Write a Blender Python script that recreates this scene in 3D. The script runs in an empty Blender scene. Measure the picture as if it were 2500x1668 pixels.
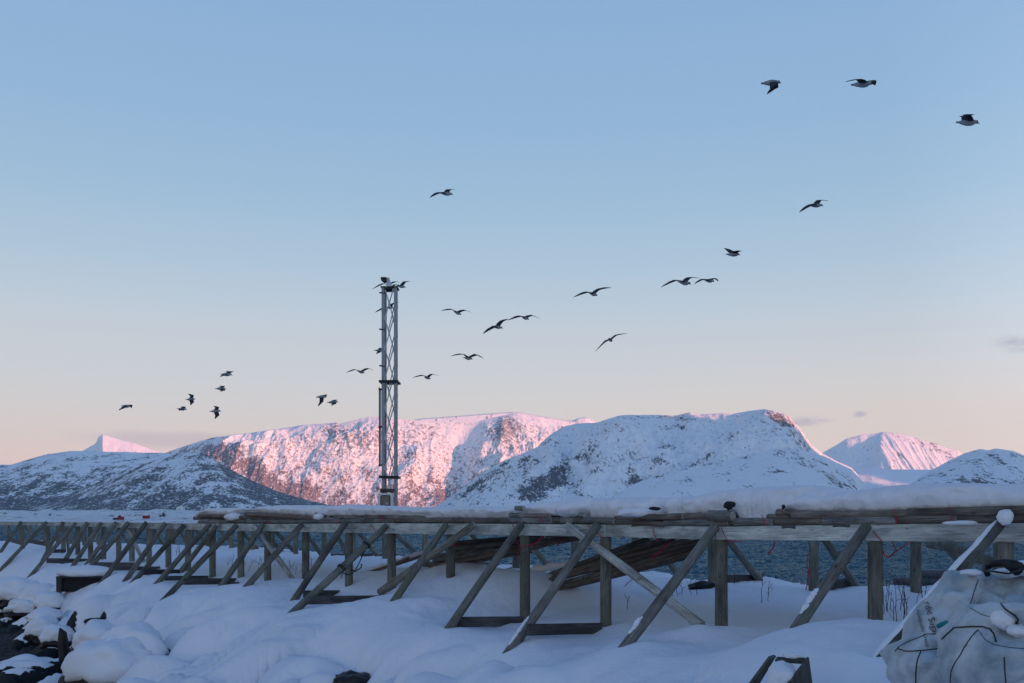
import bpy, bmesh, math, random
import numpy as np
from mathutils import Vector, Matrix, Quaternion
from mathutils.bvhtree import BVHTree
R = math.radians
random.seed(7)
scene = bpy.context.scene
COL = scene.collection

# ------------------------------------------------------------------ camera
EYE = 4.0            # eye height above the sea (z = 0)
F, CX, HY = 2430.0, 1250.0, 1268.0     # focal length and horizon in photo pixels (2500 wide)
cam_data = bpy.data.cameras.new('camera')
cam_data.sensor_width = 36.0
cam_data.lens = 36.0 * F / 2500.0
cam_data.shift_y = (HY - 834.0) / 2500.0
cam_data.clip_start = 0.1
cam_data.clip_end = 60000.0
cam = bpy.data.objects.new('camera', cam_data)
cam.location = (0, 0, EYE)
cam.rotation_euler = (R(90), 0, 0)
COL.objects.link(cam)
scene.camera = cam

# ------------------------------------------------------------------ sky
SUN_AZ, SUN_EL = 126.0, 4.0        # azimuth clockwise from the view direction (+Y)
world = bpy.data.worlds.new('World')
scene.world = world
world.use_nodes = True
wn, wl = world.node_tree.nodes, world.node_tree.links
wn.clear()
def srgb(r, g, b):
    f = lambda c: ((c / 255.0 + 0.055) / 1.055) ** 2.4 if c > 10 else c / 255.0 / 12.92
    return (f(r), f(g), f(b), 1)
def mathn(nodes, links, op, a, b=None, c=None, clamp=False):
    n = nodes.new('ShaderNodeMath'); n.operation = op; n.use_clamp = clamp
    for k, v in enumerate((a, b, c)):
        if v is None: continue
        if isinstance(v, (int, float)): n.inputs[k].default_value = v
        else: links.new(v, n.inputs[k])
    return n.outputs[0]
def build_sky():
    m = lambda *a, **k: mathn(wn, wl, *a, **k)
    tc = wn.new('ShaderNodeTexCoord')
    sp = wn.new('ShaderNodeSeparateXYZ'); wl.new(tc.outputs['Generated'], sp.inputs[0])
    z = sp.outputs['Z']
    el = m('ARCSINE', z)                                   # elevation in radians
    fac = m('DIVIDE', el, 1.5708, clamp=True)
    def ramp(stops):
        r = wn.new('ShaderNodeValToRGB'); wl.new(fac, r.inputs[0])
        e = r.color_ramp.elements
        e[0].position, e[0].color = stops[0]
        e[1].position, e[1].color = stops[-1]
        for p, c in stops[1:-1]:
            x = e.new(p); x.color = c
        return r.outputs[0]
    d = lambda deg: deg / 90.0
    away = ramp([(0.0, srgb(224, 194, 184)), (d(3.2), srgb(239, 212, 198)), (d(5.0), srgb(230, 216, 206)), (d(6.2), srgb(223, 217, 211)), (d(7.5), srgb(215, 216, 215)),
                 (d(11), srgb(199, 210, 219)), (d(14), srgb(179, 202, 220)), (d(18), srgb(159, 191, 218)), (d(22), srgb(148, 183, 216)), (d(28), srgb(139, 175, 214)),
                 (d(45), srgb(88, 128, 184)), (1.0, srgb(50, 84, 146))])
    # the sun side (behind the camera) glows a little warmer and brighter
    dx, dy = math.sin(R(SUN_AZ)), math.cos(R(SUN_AZ))
    side = m('ADD', m('MULTIPLY', sp.outputs['X'], dx), m('MULTIPLY', sp.outputs['Y'], dy))
    side = m('MULTIPLY', m('MULTIPLY', m('ADD', side, 0.25, clamp=True), 1.2, clamp=True), m('SUBTRACT', 1.0, m('MULTIPLY', fac, 2.6), clamp=True))
    warm = wn.new('ShaderNodeMixRGB'); warm.blend_type = 'ADD'
    wl.new(side, warm.inputs[0]); wl.new(away, warm.inputs[1]); warm.inputs[2].default_value = (0.72, 0.78, 0.90, 1)
    # warm tint of the low sky to the right, pink to the left
    rx = m('MULTIPLY', sp.outputs['X'], 1.6)
    rx = m('MULTIPLY', m('ADD', rx, 0.5, clamp=True), m('SUBTRACT', 1.0, m('MULTIPLY', fac, 9.0), clamp=True))
    tint = wn.new('ShaderNodeMixRGB'); tint.blend_type = 'MIX'
    wl.new(m('MULTIPLY', rx, 0.75), tint.inputs[0]); wl.new(warm.outputs[0], tint.inputs[1]); tint.inputs[2].default_value = srgb(238, 218, 202)
    # small clouds
    def cloud(az, elv, waz, wel, sc_, thr, seed):
        # window around a direction
        azn = m('ARCTAN2', sp.outputs['X'], sp.outputs['Y'])
        a = m('DIVIDE', m('SUBTRACT', azn, R(az)), R(waz)); b = m('DIVIDE', m('SUBTRACT', el, R(elv)), R(wel))
        win = m('SUBTRACT', 1.0, m('ADD', m('MULTIPLY', a, a), m('MULTIPLY', b, b)), clamp=True)
        mp = wn.new('ShaderNodeMapping'); mp.vector_type = 'POINT'; wl.new(tc.outputs['Generated'], mp.inputs[0])
        mp.inputs['Scale'].default_value = (sc_, sc_, sc_ * 3.2); mp.inputs['Location'].default_value = (seed, 0, 0)
        nz = wn.new('ShaderNodeTexNoise'); nz.inputs['Detail'].default_value = 5; nz.inputs['Roughness'].default_value = 0.6; nz.inputs['Scale'].default_value = 1
        wl.new(mp.outputs[0], nz.inputs[0])
        return m('MULTIPLY', m('MULTIPLY', m('SUBTRACT', m('ADD', nz.outputs[0], m('MULTIPLY', win, 0.35)), thr), 4.0, clamp=True), win, clamp=True)
    cur = tint.outputs[0]
    for az, elv, waz, wel, sc_, thr, seed, col, am in ((27.9, 9.0, 2.6, 0.8, 30, 0.62, 3.1, srgb(158, 162, 184), 0.85), (16.6, 5.4, 1.8, 0.38, 34, 0.60, 8.2, srgb(176, 170, 186), 0.75),
                                             (19.3, 5.7, 0.55, 0.3, 36, 0.60, 1.7, srgb(180, 172, 186), 0.7), (-18, 4.3, 9.0, 0.7, 9, 0.62, 5.5, srgb(196, 176, 186), 0.5)):
        c = cloud(az, elv, waz, wel, sc_, thr, seed)
        mx = wn.new('ShaderNodeMixRGB'); wl.new(m('MULTIPLY', c, am), mx.inputs[0]); wl.new(cur, mx.inputs[1]); mx.inputs[2].default_value = col
        cur = mx.outputs[0]
    bg = wn.new('ShaderNodeBackground'); bg.inputs['Strength'].default_value = 0.75
    wl.new(cur, bg.inputs['Color'])
    out = wn.new('ShaderNodeOutputWorld'); wl.new(bg.outputs[0], out.inputs[0])
build_sky()

sun_data = bpy.data.lights.new('sun', 'SUN')
sun_data.energy = 5.0
sun_data.angle = R(0.6)
sun_data.color = (1.0, 0.39, 0.25)
sun = bpy.data.objects.new('sun', sun_data)
COL.objects.link(sun)
SD = Vector((math.sin(R(SUN_AZ)) * math.cos(R(SUN_EL)), math.cos(R(SUN_AZ)) * math.cos(R(SUN_EL)), math.sin(R(SUN_EL))))
sun.rotation_euler = SD.to_track_quat('Z', 'Y').to_euler()
sun.location = (0, 0, 50)

scene.view_settings.view_transform = 'Standard'
scene.view_settings.look = 'None'
scene.view_settings.exposure = 0.415
scene.view_settings.gamma = 1.0
scene.cycles.max_bounces = 6
scene.cycles.volume_bounces = 1

# ------------------------------------------------------------------ helpers
def at(px, y, Y):
    """photo pixel + distance along the view -> world point"""
    return Vector(((px - CX) / F * Y, Y, EYE + (HY - y) / F * Y))
# the rack's front line: 27.375 Y + 33.78 X = 534.6
NV = Vector((0.7769, 0.6296, 0)); DV = Vector((0.6296, -0.7769, 0)); NC = 12.295
def D(px, n=0.0):
    u = (px - CX) / F
    return (NC + n) / (NV.x * u + NV.y)
def line_pt(px, y, n=0.0):
    return at(px, y, D(px, n))
def n_of(x, y): return x * NV.x + y * NV.y - NC
def s_of(x, y): return x * DV.x + y * DV.y
def from_sn(s, n, z=0.0): return Vector((s * DV.x + (n + NC) * NV.x, s * DV.y + (n + NC) * NV.y, z))

rs = np.random.RandomState(5)
PERM = rs.permutation(512)
GR = np.stack([np.cos(np.linspace(0, 2 * np.pi, 64, endpoint=False)), np.sin(np.linspace(0, 2 * np.pi, 64, endpoint=False))], 1)
def perlin(x, y, seed=0):
    x = np.asarray(x, float) + seed * 17.13; y = np.asarray(y, float) + seed * 5.77
    xi = np.floor(x).astype(int); yi = np.floor(y).astype(int)
    xf = x - xi; yf = y - yi
    def g(ix, iy, fx, fy):
        h = PERM[(PERM[ix & 511] + iy) & 511] & 63
        return GR[h, 0] * fx + GR[h, 1] * fy
    u = xf * xf * xf * (xf * (xf * 6 - 15) + 10); v = yf * yf * yf * (yf * (yf * 6 - 15) + 10)
    a = g(xi, yi, xf, yf); b = g(xi + 1, yi, xf - 1, yf); c = g(xi, yi + 1, xf, yf - 1); d = g(xi + 1, yi + 1, xf - 1, yf - 1)
    return (a + u * (b - a)) * (1 - v) + (c + u * (d - c)) * v
def fbm(x, y, octv=5, seed=0, gain=0.5, ridged=False):
    t = 0; a = 1.0; tot = 0
    for k in range(octv):
        n = perlin(x * 2 ** k, y * 2 ** k, seed + k)
        if ridged: n = 1 - np.abs(n) * 2.4
        t = t + n * a; tot += a; a *= gain
    return t / tot
def sstep(a, b, x):
    t = np.clip((x - a) / (b - a), 0, 1); return t * t * (3 - 2 * t)

def link(o, parent=None):
    COL.objects.link(o)
    if parent is not None:
        o.parent = parent
        o.matrix_parent_inverse = Matrix.Identity(4)
    return o
def tag(o, label=None, cat=None, group=None, kind=None):
    if label: o['label'] = label
    if cat: o['category'] = cat
    if group: o['group'] = group
    if kind: o['kind'] = kind
    return o
def empty(name, loc, label=None, cat=None, group=None):
    o = bpy.data.objects.new(name, None); o.empty_display_size = 0.2
    o.location = loc; link(o); return tag(o, label, cat, group)
def grid_mesh(name, P, mat, kind=None, attrs=None, smooth=True, close_u=False, parent=None, caps=False):
    """P: (rows, cols, 3) array -> one mesh"""
    nr, nc = P.shape[:2]
    V = P.reshape(-1, 3).astype(np.float32)
    r = np.arange(nr - 1)[:, None]; ncx = nc if close_u else nc - 1
    c = np.arange(ncx)[None, :]; c2 = (c + 1) % nc
    a = r * nc + c; b = r * nc + c2; d = (r + 1) * nc + c; e = (r + 1) * nc + c2
    Q = np.stack([a, b, e, d], -1).reshape(-1, 4).astype(np.int32)
    me = bpy.data.meshes.new(name)
    if caps:
        me.from_pydata(V.tolist(), [], Q.tolist() + [list(range(nc))[::-1], list(range((nr - 1) * nc, nr * nc))])
    else:
        me.vertices.add(len(V)); me.vertices.foreach_set('co', V.ravel())
        me.loops.add(Q.size); me.loops.foreach_set('vertex_index', Q.ravel())
        me.polygons.add(len(Q)); me.polygons.foreach_set('loop_start', np.arange(0, Q.size, 4, dtype=np.int32))
        me.polygons.foreach_set('loop_total', np.full(len(Q), 4, dtype=np.int32))
        me.update(calc_edges=True)
    if smooth: me.polygons.foreach_set('use_smooth', np.ones(len(me.polygons), dtype=bool))
    if attrs:
        for k, v in attrs.items():
            at_ = me.attributes.new(k, 'FLOAT', 'POINT'); at_.data.foreach_set('value', np.asarray(v, np.float32).ravel())
    me.materials.append(mat)
    me.validate()
    o = bpy.data.objects.new(name, me); link(o, parent)
    if kind: o['kind'] = kind
    return o
def mesh_obj(name, verts, faces, mat, parent=None, smooth=False):
    me = bpy.data.meshes.new(name); me.from_pydata([tuple(v) for v in verts], [], faces)
    me.materials.append(mat)
    if smooth: me.polygons.foreach_set('use_smooth', np.ones(len(me.polygons), dtype=bool))
    me.validate()
    return link(bpy.data.objects.new(name, me), parent)
class MB:
    """collects solids into one mesh"""
    def __init__(s): s.v = []; s.f = []; s.m = []
    def add(s, vs, fs, m=0):
        b = len(s.v); s.v += [tuple(v) for v in vs]; s.f += [[b + i for i in f] for f in fs]; s.m += [m] * len(fs)
    def hexa(s, c8, m=0): s.add(c8, [[0, 3, 2, 1], [4, 5, 6, 7], [0, 1, 5, 4], [1, 2, 6, 5], [2, 3, 7, 6], [3, 0, 4, 7]], m)
    def box(s, x0, x1, y0, y1, z0, z1, m=0):
        s.hexa([(x0, y0, z0), (x1, y0, z0), (x1, y1, z0), (x0, y1, z0), (x0, y0, z1), (x1, y0, z1), (x1, y1, z1), (x0, y1, z1)], m)
    def tube(s, pts, rad, seg=8, m=0):
        pts = [Vector(p) for p in pts]; n = len(pts)
        rads = rad if isinstance(rad, (list, tuple)) else [rad] * n
        vs = []; up = None
        for i, p in enumerate(pts):
            t = (pts[min(i + 1, n - 1)] - pts[max(i - 1, 0)]).normalized()
            if up is None: up = Vector((0, 0, 1)) if abs(t.z) < 0.9 else Vector((1, 0, 0))
            a = t.cross(up).normalized(); b = a.cross(t); up = b
            for k in range(seg):
                q = 2 * math.pi * k / seg
                vs.append(p + (a * math.cos(q) + b * math.sin(q)) * rads[i])
        fs = []
        for i in range(n - 1):
            for k in range(seg):
                k2 = (k + 1) % seg
                fs.append([i * seg + k, i * seg + k2, (i + 1) * seg + k2, (i + 1) * seg + k])
        fs.append(list(range(seg))[::-1]); fs.append([(n - 1) * seg + k for k in range(seg)])
        s.add(vs, fs, m)
    def obj(s, name, mats, parent=None, smooth=False, origin=None):
        if not isinstance(mats, (list, tuple)): mats = [mats]
        me = bpy.data.meshes.new(name)
        o0 = Vector(origin) if origin is not None else Vector((0, 0, 0))
        me.from_pydata([tuple(Vector(v) - o0) for v in s.v], [], s.f)
        for m_ in mats: me.materials.append(m_)
        me.polygons.foreach_set('material_index', np.array(s.m, dtype=np.int32))
        if smooth: me.polygons.foreach_set('use_smooth', np.ones(len(me.polygons), dtype=bool))
        me.validate(); me.update()
        o = bpy.data.objects.new(name, me); o.location = o0
        return link(o, parent)

# ------------------------------------------------------------------ materials
def new_mat(name):
    m = bpy.data.materials.new(name); m.use_nodes = True
    nt = m.node_tree; nt.nodes.clear()
    o = nt.nodes.new('ShaderNodeOutputMaterial'); b = nt.nodes.new('ShaderNodeBsdfPrincipled')
    nt.links.new(b.outputs[0], o.inputs[0])
    return m, nt.nodes, nt.links, b
def N(nodes, links, typ, ins=None, **props):
    n = nodes.new(typ)
    for k, v in props.items(): setattr(n, k, v)
    for k, v in (ins or {}).items():
        if hasattr(v, 'links') or isinstance(v, bpy.types.NodeSocket): links.new(v, n.inputs[k])
        else: n.inputs[k].default_value = v
    return n
def plain(name, col, rough=0.6, metal=0.0, spec=0.3, noise=0.15, nscale=20.0, bump=0.0):
    m, n, l, b = new_mat(name)
    tc = N(n, l, 'ShaderNodeTexCoord')
    nz = N(n, l, 'ShaderNodeTexNoise', {'Vector': tc.outputs['Object'], 'Scale': nscale, 'Detail': 4.0})
    mx = N(n, l, 'ShaderNodeMixRGB', {0: nz.outputs[0], 1: tuple(c * (1 - noise) for c in col[:3]) + (1,), 2: tuple(min(1, c * (1 + noise)) for c in col[:3]) + (1,)})
    l.new(mx.outputs[0], b.inputs['Base Color'])
    b.inputs['Roughness'].default_value = rough; b.inputs['Metallic'].default_value = metal
    b.inputs['Specular IOR Level'].default_value = spec
    if bump:
        bp = N(n, l, 'ShaderNodeBump', {'Height': nz.outputs[0], 'Strength': bump, 'Distance': 0.01}); l.new(bp.outputs[0], b.inputs['Normal'])
    return m
def wood_mat(name, c0, c1, dark=(0.03, 0.027, 0.022), grain=60.0, knots=True, bump=0.5, moss=None):
    """grain runs along local Z"""
    m, n, l, b = new_mat(name)
    tc = N(n, l, 'ShaderNodeTexCoord'); oi = N(n, l, 'ShaderNodeObjectInfo')
    off = N(n, l, 'ShaderNodeVectorMath', {0: tc.outputs['Object']}, operation='ADD')
    sc_ = N(n, l, 'ShaderNodeVectorMath', {0: (37.0, 13.0, 71.0)}, operation='SCALE'); l.new(oi.outputs['Random'], sc_.inputs['Scale']); l.new(sc_.outputs[0], off.inputs[1])
    mp = N(n, l, 'ShaderNodeMapping', {'Vector': off.outputs[0], 'Scale': (1, 1, 0.045)})
    g = N(n, l, 'ShaderNodeTexNoise', {'Vector': mp.outputs[0], 'Scale': grain, 'Detail': 6.0, 'Roughness': 0.65, 'Distortion': 0.6})
    mp2 = N(n, l, 'ShaderNodeMapping', {'Vector': off.outputs[0], 'Scale': (1, 1, 0.35)})
    big = N(n, l, 'ShaderNodeTexNoise', {'Vector': mp2.outputs[0], 'Scale': 5.0, 'Detail': 5.0, 'Roughness': 0.6})
    r1 = N(n, l, 'ShaderNodeValToRGB', {0: g.outputs[0]})
    r1.color_ramp.elements[0].position = 0.30; r1.color_ramp.elements[0].color = c0 + (1,)
    r1.color_ramp.elements[1].position = 0.68; r1.color_ramp.elements[1].color = c1 + (1,)
    r2 = N(n, l, 'ShaderNodeValToRGB', {0: big.outputs[0]})
    r2.color_ramp.elements[0].position = 0.32; r2.color_ramp.elements[0].color = (0.45, 0.44, 0.43, 1)
    r2.color_ramp.elements[1].position = 0.66; r2.color_ramp.elements[1].color = (1.15, 1.13, 1.1, 1)
    mu = N(n, l, 'ShaderNodeMixRGB', {0: 1.0, 1: r1.outputs[0], 2: r2.outputs[0]}, blend_type='MULTIPLY')
    cur = mu.outputs[0]
    # per-object tone
    tone = N(n, l, 'ShaderNodeMapRange', {0: oi.outputs['Random'], 3: 0.72, 4: 1.25})
    tv = N(n, l, 'ShaderNodeMixRGB', {0: 1.0, 1: cur}, blend_type='MULTIPLY'); cc = N(n, l, 'ShaderNodeCombineColor', {0: tone.outputs[0], 1: tone.outputs[0], 2: tone.outputs[0]}); l.new(cc.outputs[0], tv.inputs[2]); cur = tv.outputs[0]
    if moss:
        mz = N(n, l, 'ShaderNodeTexNoise', {'Vector': off.outputs[0], 'Scale': 2.2, 'Detail': 3.0})
        mr = N(n, l, 'ShaderNodeMapRange', {0: mz.outputs[0], 1: 0.5, 2: 0.7}); mm = N(n, l, 'ShaderNodeMixRGB', {0: mr.outputs[0], 1: cur, 2: moss + (1,)}); cur = mm.outputs[0]
    if knots:
        vmp = N(n, l, 'ShaderNodeMapping', {'Vector': off.outputs[0], 'Scale': (1, 1, 0.45)})
        vo = N(n, l, 'ShaderNodeTexVoronoi', {'Vector': vmp.outputs[0], 'Scale': 7.0})
        kr = N(n, l, 'ShaderNodeMapRange', {0: vo.outputs['Distance'], 1: 0.05, 2: 0.16, 3: 0.85, 4: 0.0})
        km = N(n, l, 'ShaderNodeMixRGB', {0: kr.outputs[0], 1: cur, 2: dark + (1,)}); cur = km.outputs[0]
    # long cracks
    cm = N(n, l, 'ShaderNodeMapping', {'Vector': off.outputs[0], 'Scale': (1, 1, 0.03)})
    cn = N(n, l, 'ShaderNodeTexNoise', {'Vector': cm.outputs[0], 'Scale': 26.0, 'Detail': 3.0, 'Roughness': 0.5})
    ca = N(n, l, 'ShaderNodeMath', {0: cn.outputs[0], 1: 0.5}, operation='SUBTRACT'); cb = N(n, l, 'ShaderNodeMath', {0: ca.outputs[0]}, operation='ABSOLUTE')
    cr = N(n, l, 'ShaderNodeMapRange', {0: cb.outputs[0], 1: 0.004, 2: 0.018, 3: 0.6, 4: 0.0})
    c2 = N(n, l, 'ShaderNodeMixRGB', {0: cr.outputs[0], 1: cur, 2: dark + (1,)}); cur = c2.outputs[0]
    l.new(cur, b.inputs['Base Color'])
    b.inputs['Roughness'].default_value = 0.85; b.inputs['Specular IOR Level'].default_value = 0.2
    bp = N(n, l, 'ShaderNodeBump', {'Height': g.outputs[0], 'Strength': bump, 'Distance': 0.012}); l.new(bp.outputs[0], b.inputs['Normal'])
    return m
def snow_mat(name, ground=False):
    m, n, l, b = new_mat(name)
    tc = N(n, l, 'ShaderNodeTexCoord')
    n1 = N(n, l, 'ShaderNodeTexNoise', {'Vector': tc.outputs['Object'], 'Scale': 2.2, 'Detail': 8.0, 'Roughness': 0.6})
    n2 = N(n, l, 'ShaderNodeTexNoise', {'Vector': tc.outputs['Object'], 'Scale': 0.5, 'Detail': 3.0})
    r = N(n, l, 'ShaderNodeValToRGB', {0: n2.outputs[0]})
    r.color_ramp.elements[0].position = 0.3; r.color_ramp.elements[0].color = (0.70, 0.72, 0.77, 1)
    r.color_ramp.elements[1].position = 0.7; r.color_ramp.elements[1].color = (0.78, 0.79, 0.83, 1)
    cur = r.outputs[0]
    rough = 0.75
    if ground:
        geo = N(n, l, 'ShaderNodeNewGeometry'); sx = N(n, l, 'ShaderNodeSeparateXYZ', {0: geo.outputs['Position']})
        at_ = N(n, l, 'ShaderNodeAttribute', attribute_name='bare')
        nz = N(n, l, 'ShaderNodeTexNoise', {'Vector': tc.outputs['Object'], 'Scale': 1.6, 'Detail': 9.0, 'Roughness': 0.68})
        a = N(n, l, 'ShaderNodeMath', {0: nz.outputs[0], 1: 0.5}, operation='SUBTRACT')
        a2 = N(n, l, 'ShaderNodeMath', {0: a.outputs[0], 1: 1.7, 2: at_.outputs['Fac']}, operation='MULTIPLY_ADD')
        mr = N(n, l, 'ShaderNodeMapRange', {0: a2.outputs[0], 1: 0.46, 2: 0.52})
        rk = N(n, l, 'ShaderNodeValToRGB', {0: nz.outputs[0]})
        rk.color_ramp.elements[0].position = 0.4; rk.color_ramp.elements[0].color = (0.004, 0.005, 0.006, 1)
        rk.color_ramp.elements[1].position = 0.75; rk.color_ramp.elements[1].color = (0.035, 0.038, 0.04, 1)
        mx = N(n, l, 'ShaderNodeMixRGB', {0: mr.outputs[0], 1: cur, 2: rk.outputs[0]}); cur = mx.outputs[0]
    l.new(cur, b.inputs['Base Color'])
    b.inputs['Roughness'].default_value = rough
    b.inputs['Specular IOR Level'].default_value = 0.15
    fine = N(n, l, 'ShaderNodeTexNoise', {'Vector': tc.outputs['Object'], 'Scale': 26.0, 'Detail': 4.0, 'Roughness': 0.7})
    su = N(n, l, 'ShaderNodeMath', {0: fine.outputs[0], 1: 0.16, 2: n1.outputs[0]}, operation='MULTIPLY_ADD')
    bp = N(n, l, 'ShaderNodeBump', {'Height': su.outputs[0], 'Strength': 0.5, 'Distance': 0.10}); l.new(bp.outputs[0], b.inputs['Normal'])
    return m
M = {}
M['snow'] = snow_mat('snow')
M['ground'] = snow_mat('snow_ground', True)
M['post'] = wood_mat('weathered_log', (0.105, 0.105, 0.092), (0.26, 0.255, 0.22), moss=(0.14, 0.15, 0.11))
M['brace'] = wood_mat('grey_log', (0.085, 0.087, 0.085), (0.215, 0.21, 0.195), moss=(0.13, 0.145, 0.11))
M['pale'] = wood_mat('pale_log', (0.24, 0.25, 0.24), (0.48, 0.49, 0.46), grain=40)
M['beam'] = wood_mat('pale_beam', (0.36, 0.39, 0.38), (0.58, 0.60, 0.57), dark=(0.08, 0.085, 0.09), grain=35, bump=0.3)
M['sill'] = wood_mat('dark_board', (0.055, 0.055, 0.06), (0.13, 0.125, 0.125), grain=40)
M['pole'] = wood_mat('brown_pole', (0.085, 0.075, 0.068), (0.26, 0.225, 0.195), grain=70)
M['greypole'] = wood_mat('grey_pole', (0.10, 0.105, 0.105), (0.28, 0.285, 0.28), grain=70)
M['cut'] = plain('cut_wood', (0.34, 0.32, 0.28), 0.8, nscale=40, noise=0.4)
M['alu'] = plain('galvanised_steel', (0.29, 0.32, 0.345), 0.5, 0.35, nscale=6, noise=0.25)
M['alu_light'] = plain('pale_steel', (0.50, 0.54, 0.57), 0.5, 0.2)
M['dark'] = plain('dark_metal', (0.03, 0.035, 0.04), 0.6, 0.2)
M['white'] = plain('white_paint', (0.62, 0.65, 0.66), 0.5, nscale=8)
M['glass'] = plain('cabinet_glass', (0.02, 0.035, 0.045), 0.08, spec=0.5, noise=0.6, nscale=4)
M['twine'] = plain('red_twine', (0.42, 0.012, 0.045), 0.7)
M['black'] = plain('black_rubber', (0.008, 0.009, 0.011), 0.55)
M['twig'] = plain('dry_twig', (0.025, 0.02, 0.018), 0.9)
M['rock'] = plain('wet_black_rock', (0.010, 0.011, 0.012), 0.5, nscale=5, noise=0.7, bump=0.8)
M['red'] = plain('red_paint', (0.22, 0.012, 0.015), 0.7)
M['teal'] = plain('teal_strap', (0.0, 0.16, 0.17), 0.6)
M['shrub'] = plain('dark_evergreen', (0.012, 0.02, 0.022), 0.9)

# mountain material: snow with birch scrub and bare rock, given by vertex attributes
def mountain_mat(name, tree_scale, tmax=0.86, bump=7.0, tree=(0.026, 0.030, 0.042)):  # default tree tint leans blue, distance haze mixed into the colour
    m, n, l, b = new_mat(name)
    tc = N(n, l, 'ShaderNodeTexCoord')
    veg = N(n, l, 'ShaderNodeAttribute', attribute_name='veg'); rock = N(n, l, 'ShaderNodeAttribute', attribute_name='rock')
    mp = N(n, l, 'ShaderNodeMapping', {'Vector': tc.outputs['Object'], 'Scale': (1, 0.45, 0.75)})
    t1 = N(n, l, 'ShaderNodeTexNoise', {'Vector': mp.outputs[0], 'Scale': tree_scale, 'Detail': 5.0, 'Roughness': 0.75})
    t2 = N(n, l, 'ShaderNodeTexNoise', {'Vector': mp.outputs[0], 'Scale': tree_scale * 0.16, 'Detail': 4.0, 'Roughness': 0.6})
    a = N(n, l, 'ShaderNodeMath', {0: t2.outputs[0], 1: 0.5}, operation='SUBTRACT')
    dens = N(n, l, 'ShaderNodeMath', {0: a.outputs[0], 1: 3.4, 2: veg.outputs['Fac']}, operation='MULTIPLY_ADD')
    thr = N(n, l, 'ShaderNodeMapRange', {0: dens.outputs[0], 1: 0.0, 2: 1.0, 3: 0.66, 4: 0.40})
    tm = N(n, l, 'ShaderNodeMath', {0: t1.outputs[0], 1: thr.outputs[0]}, operation='SUBTRACT')
    tmask = N(n, l, 'ShaderNodeMapRange', {0: tm.outputs[0], 1: -0.02, 2: 0.05, 3: 0.0, 4: tmax})
    r1 = N(n, l, 'ShaderNodeTexNoise', {'Vector': tc.outputs['Object'], 'Scale': tree_scale * 0.5, 'Detail': 7.0, 'Roughness': 0.75})
    thr2 = N(n, l, 'ShaderNodeMapRange', {0: rock.outputs['Fac'], 1: 0.0, 2: 1.0, 3: 0.68, 4: 0.42})
    rm = N(n, l, 'ShaderNodeMath', {0: r1.outputs[0], 1: thr2.outputs[0]}, operation='SUBTRACT')
    rmask = N(n, l, 'ShaderNodeMapRange', {0: rm.outputs[0], 1: -0.02, 2: 0.08, 3: 0.0, 4: tmax})
    m1 = N(n, l, 'ShaderNodeMixRGB', {0: rmask.outputs[0], 1: (0.88, 0.90, 0.92, 1), 2: (0.10, 0.065, 0.06, 1)})
    m2 = N(n, l, 'ShaderNodeMixRGB', {0: tmask.outputs[0], 1: m1.outputs[0], 2: tree + (1,)})
    l.new(m2.outputs[0], b.inputs['Base Color'])
    b.inputs['Roughness'].default_value = 0.9; b.inputs['Specular IOR Level'].default_value = 0.05
    bn = N(n, l, 'ShaderNodeTexNoise', {'Vector': tc.outputs['Object'], 'Scale': tree_scale * 0.35, 'Detail': 6.0, 'Roughness': 0.65})
    bp = N(n, l, 'ShaderNodeBump', {'Height': bn.outputs[0], 'Strength': 1.0, 'Distance': bump}); l.new(bp.outputs[0], b.inputs['Normal'])
    return m

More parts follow.
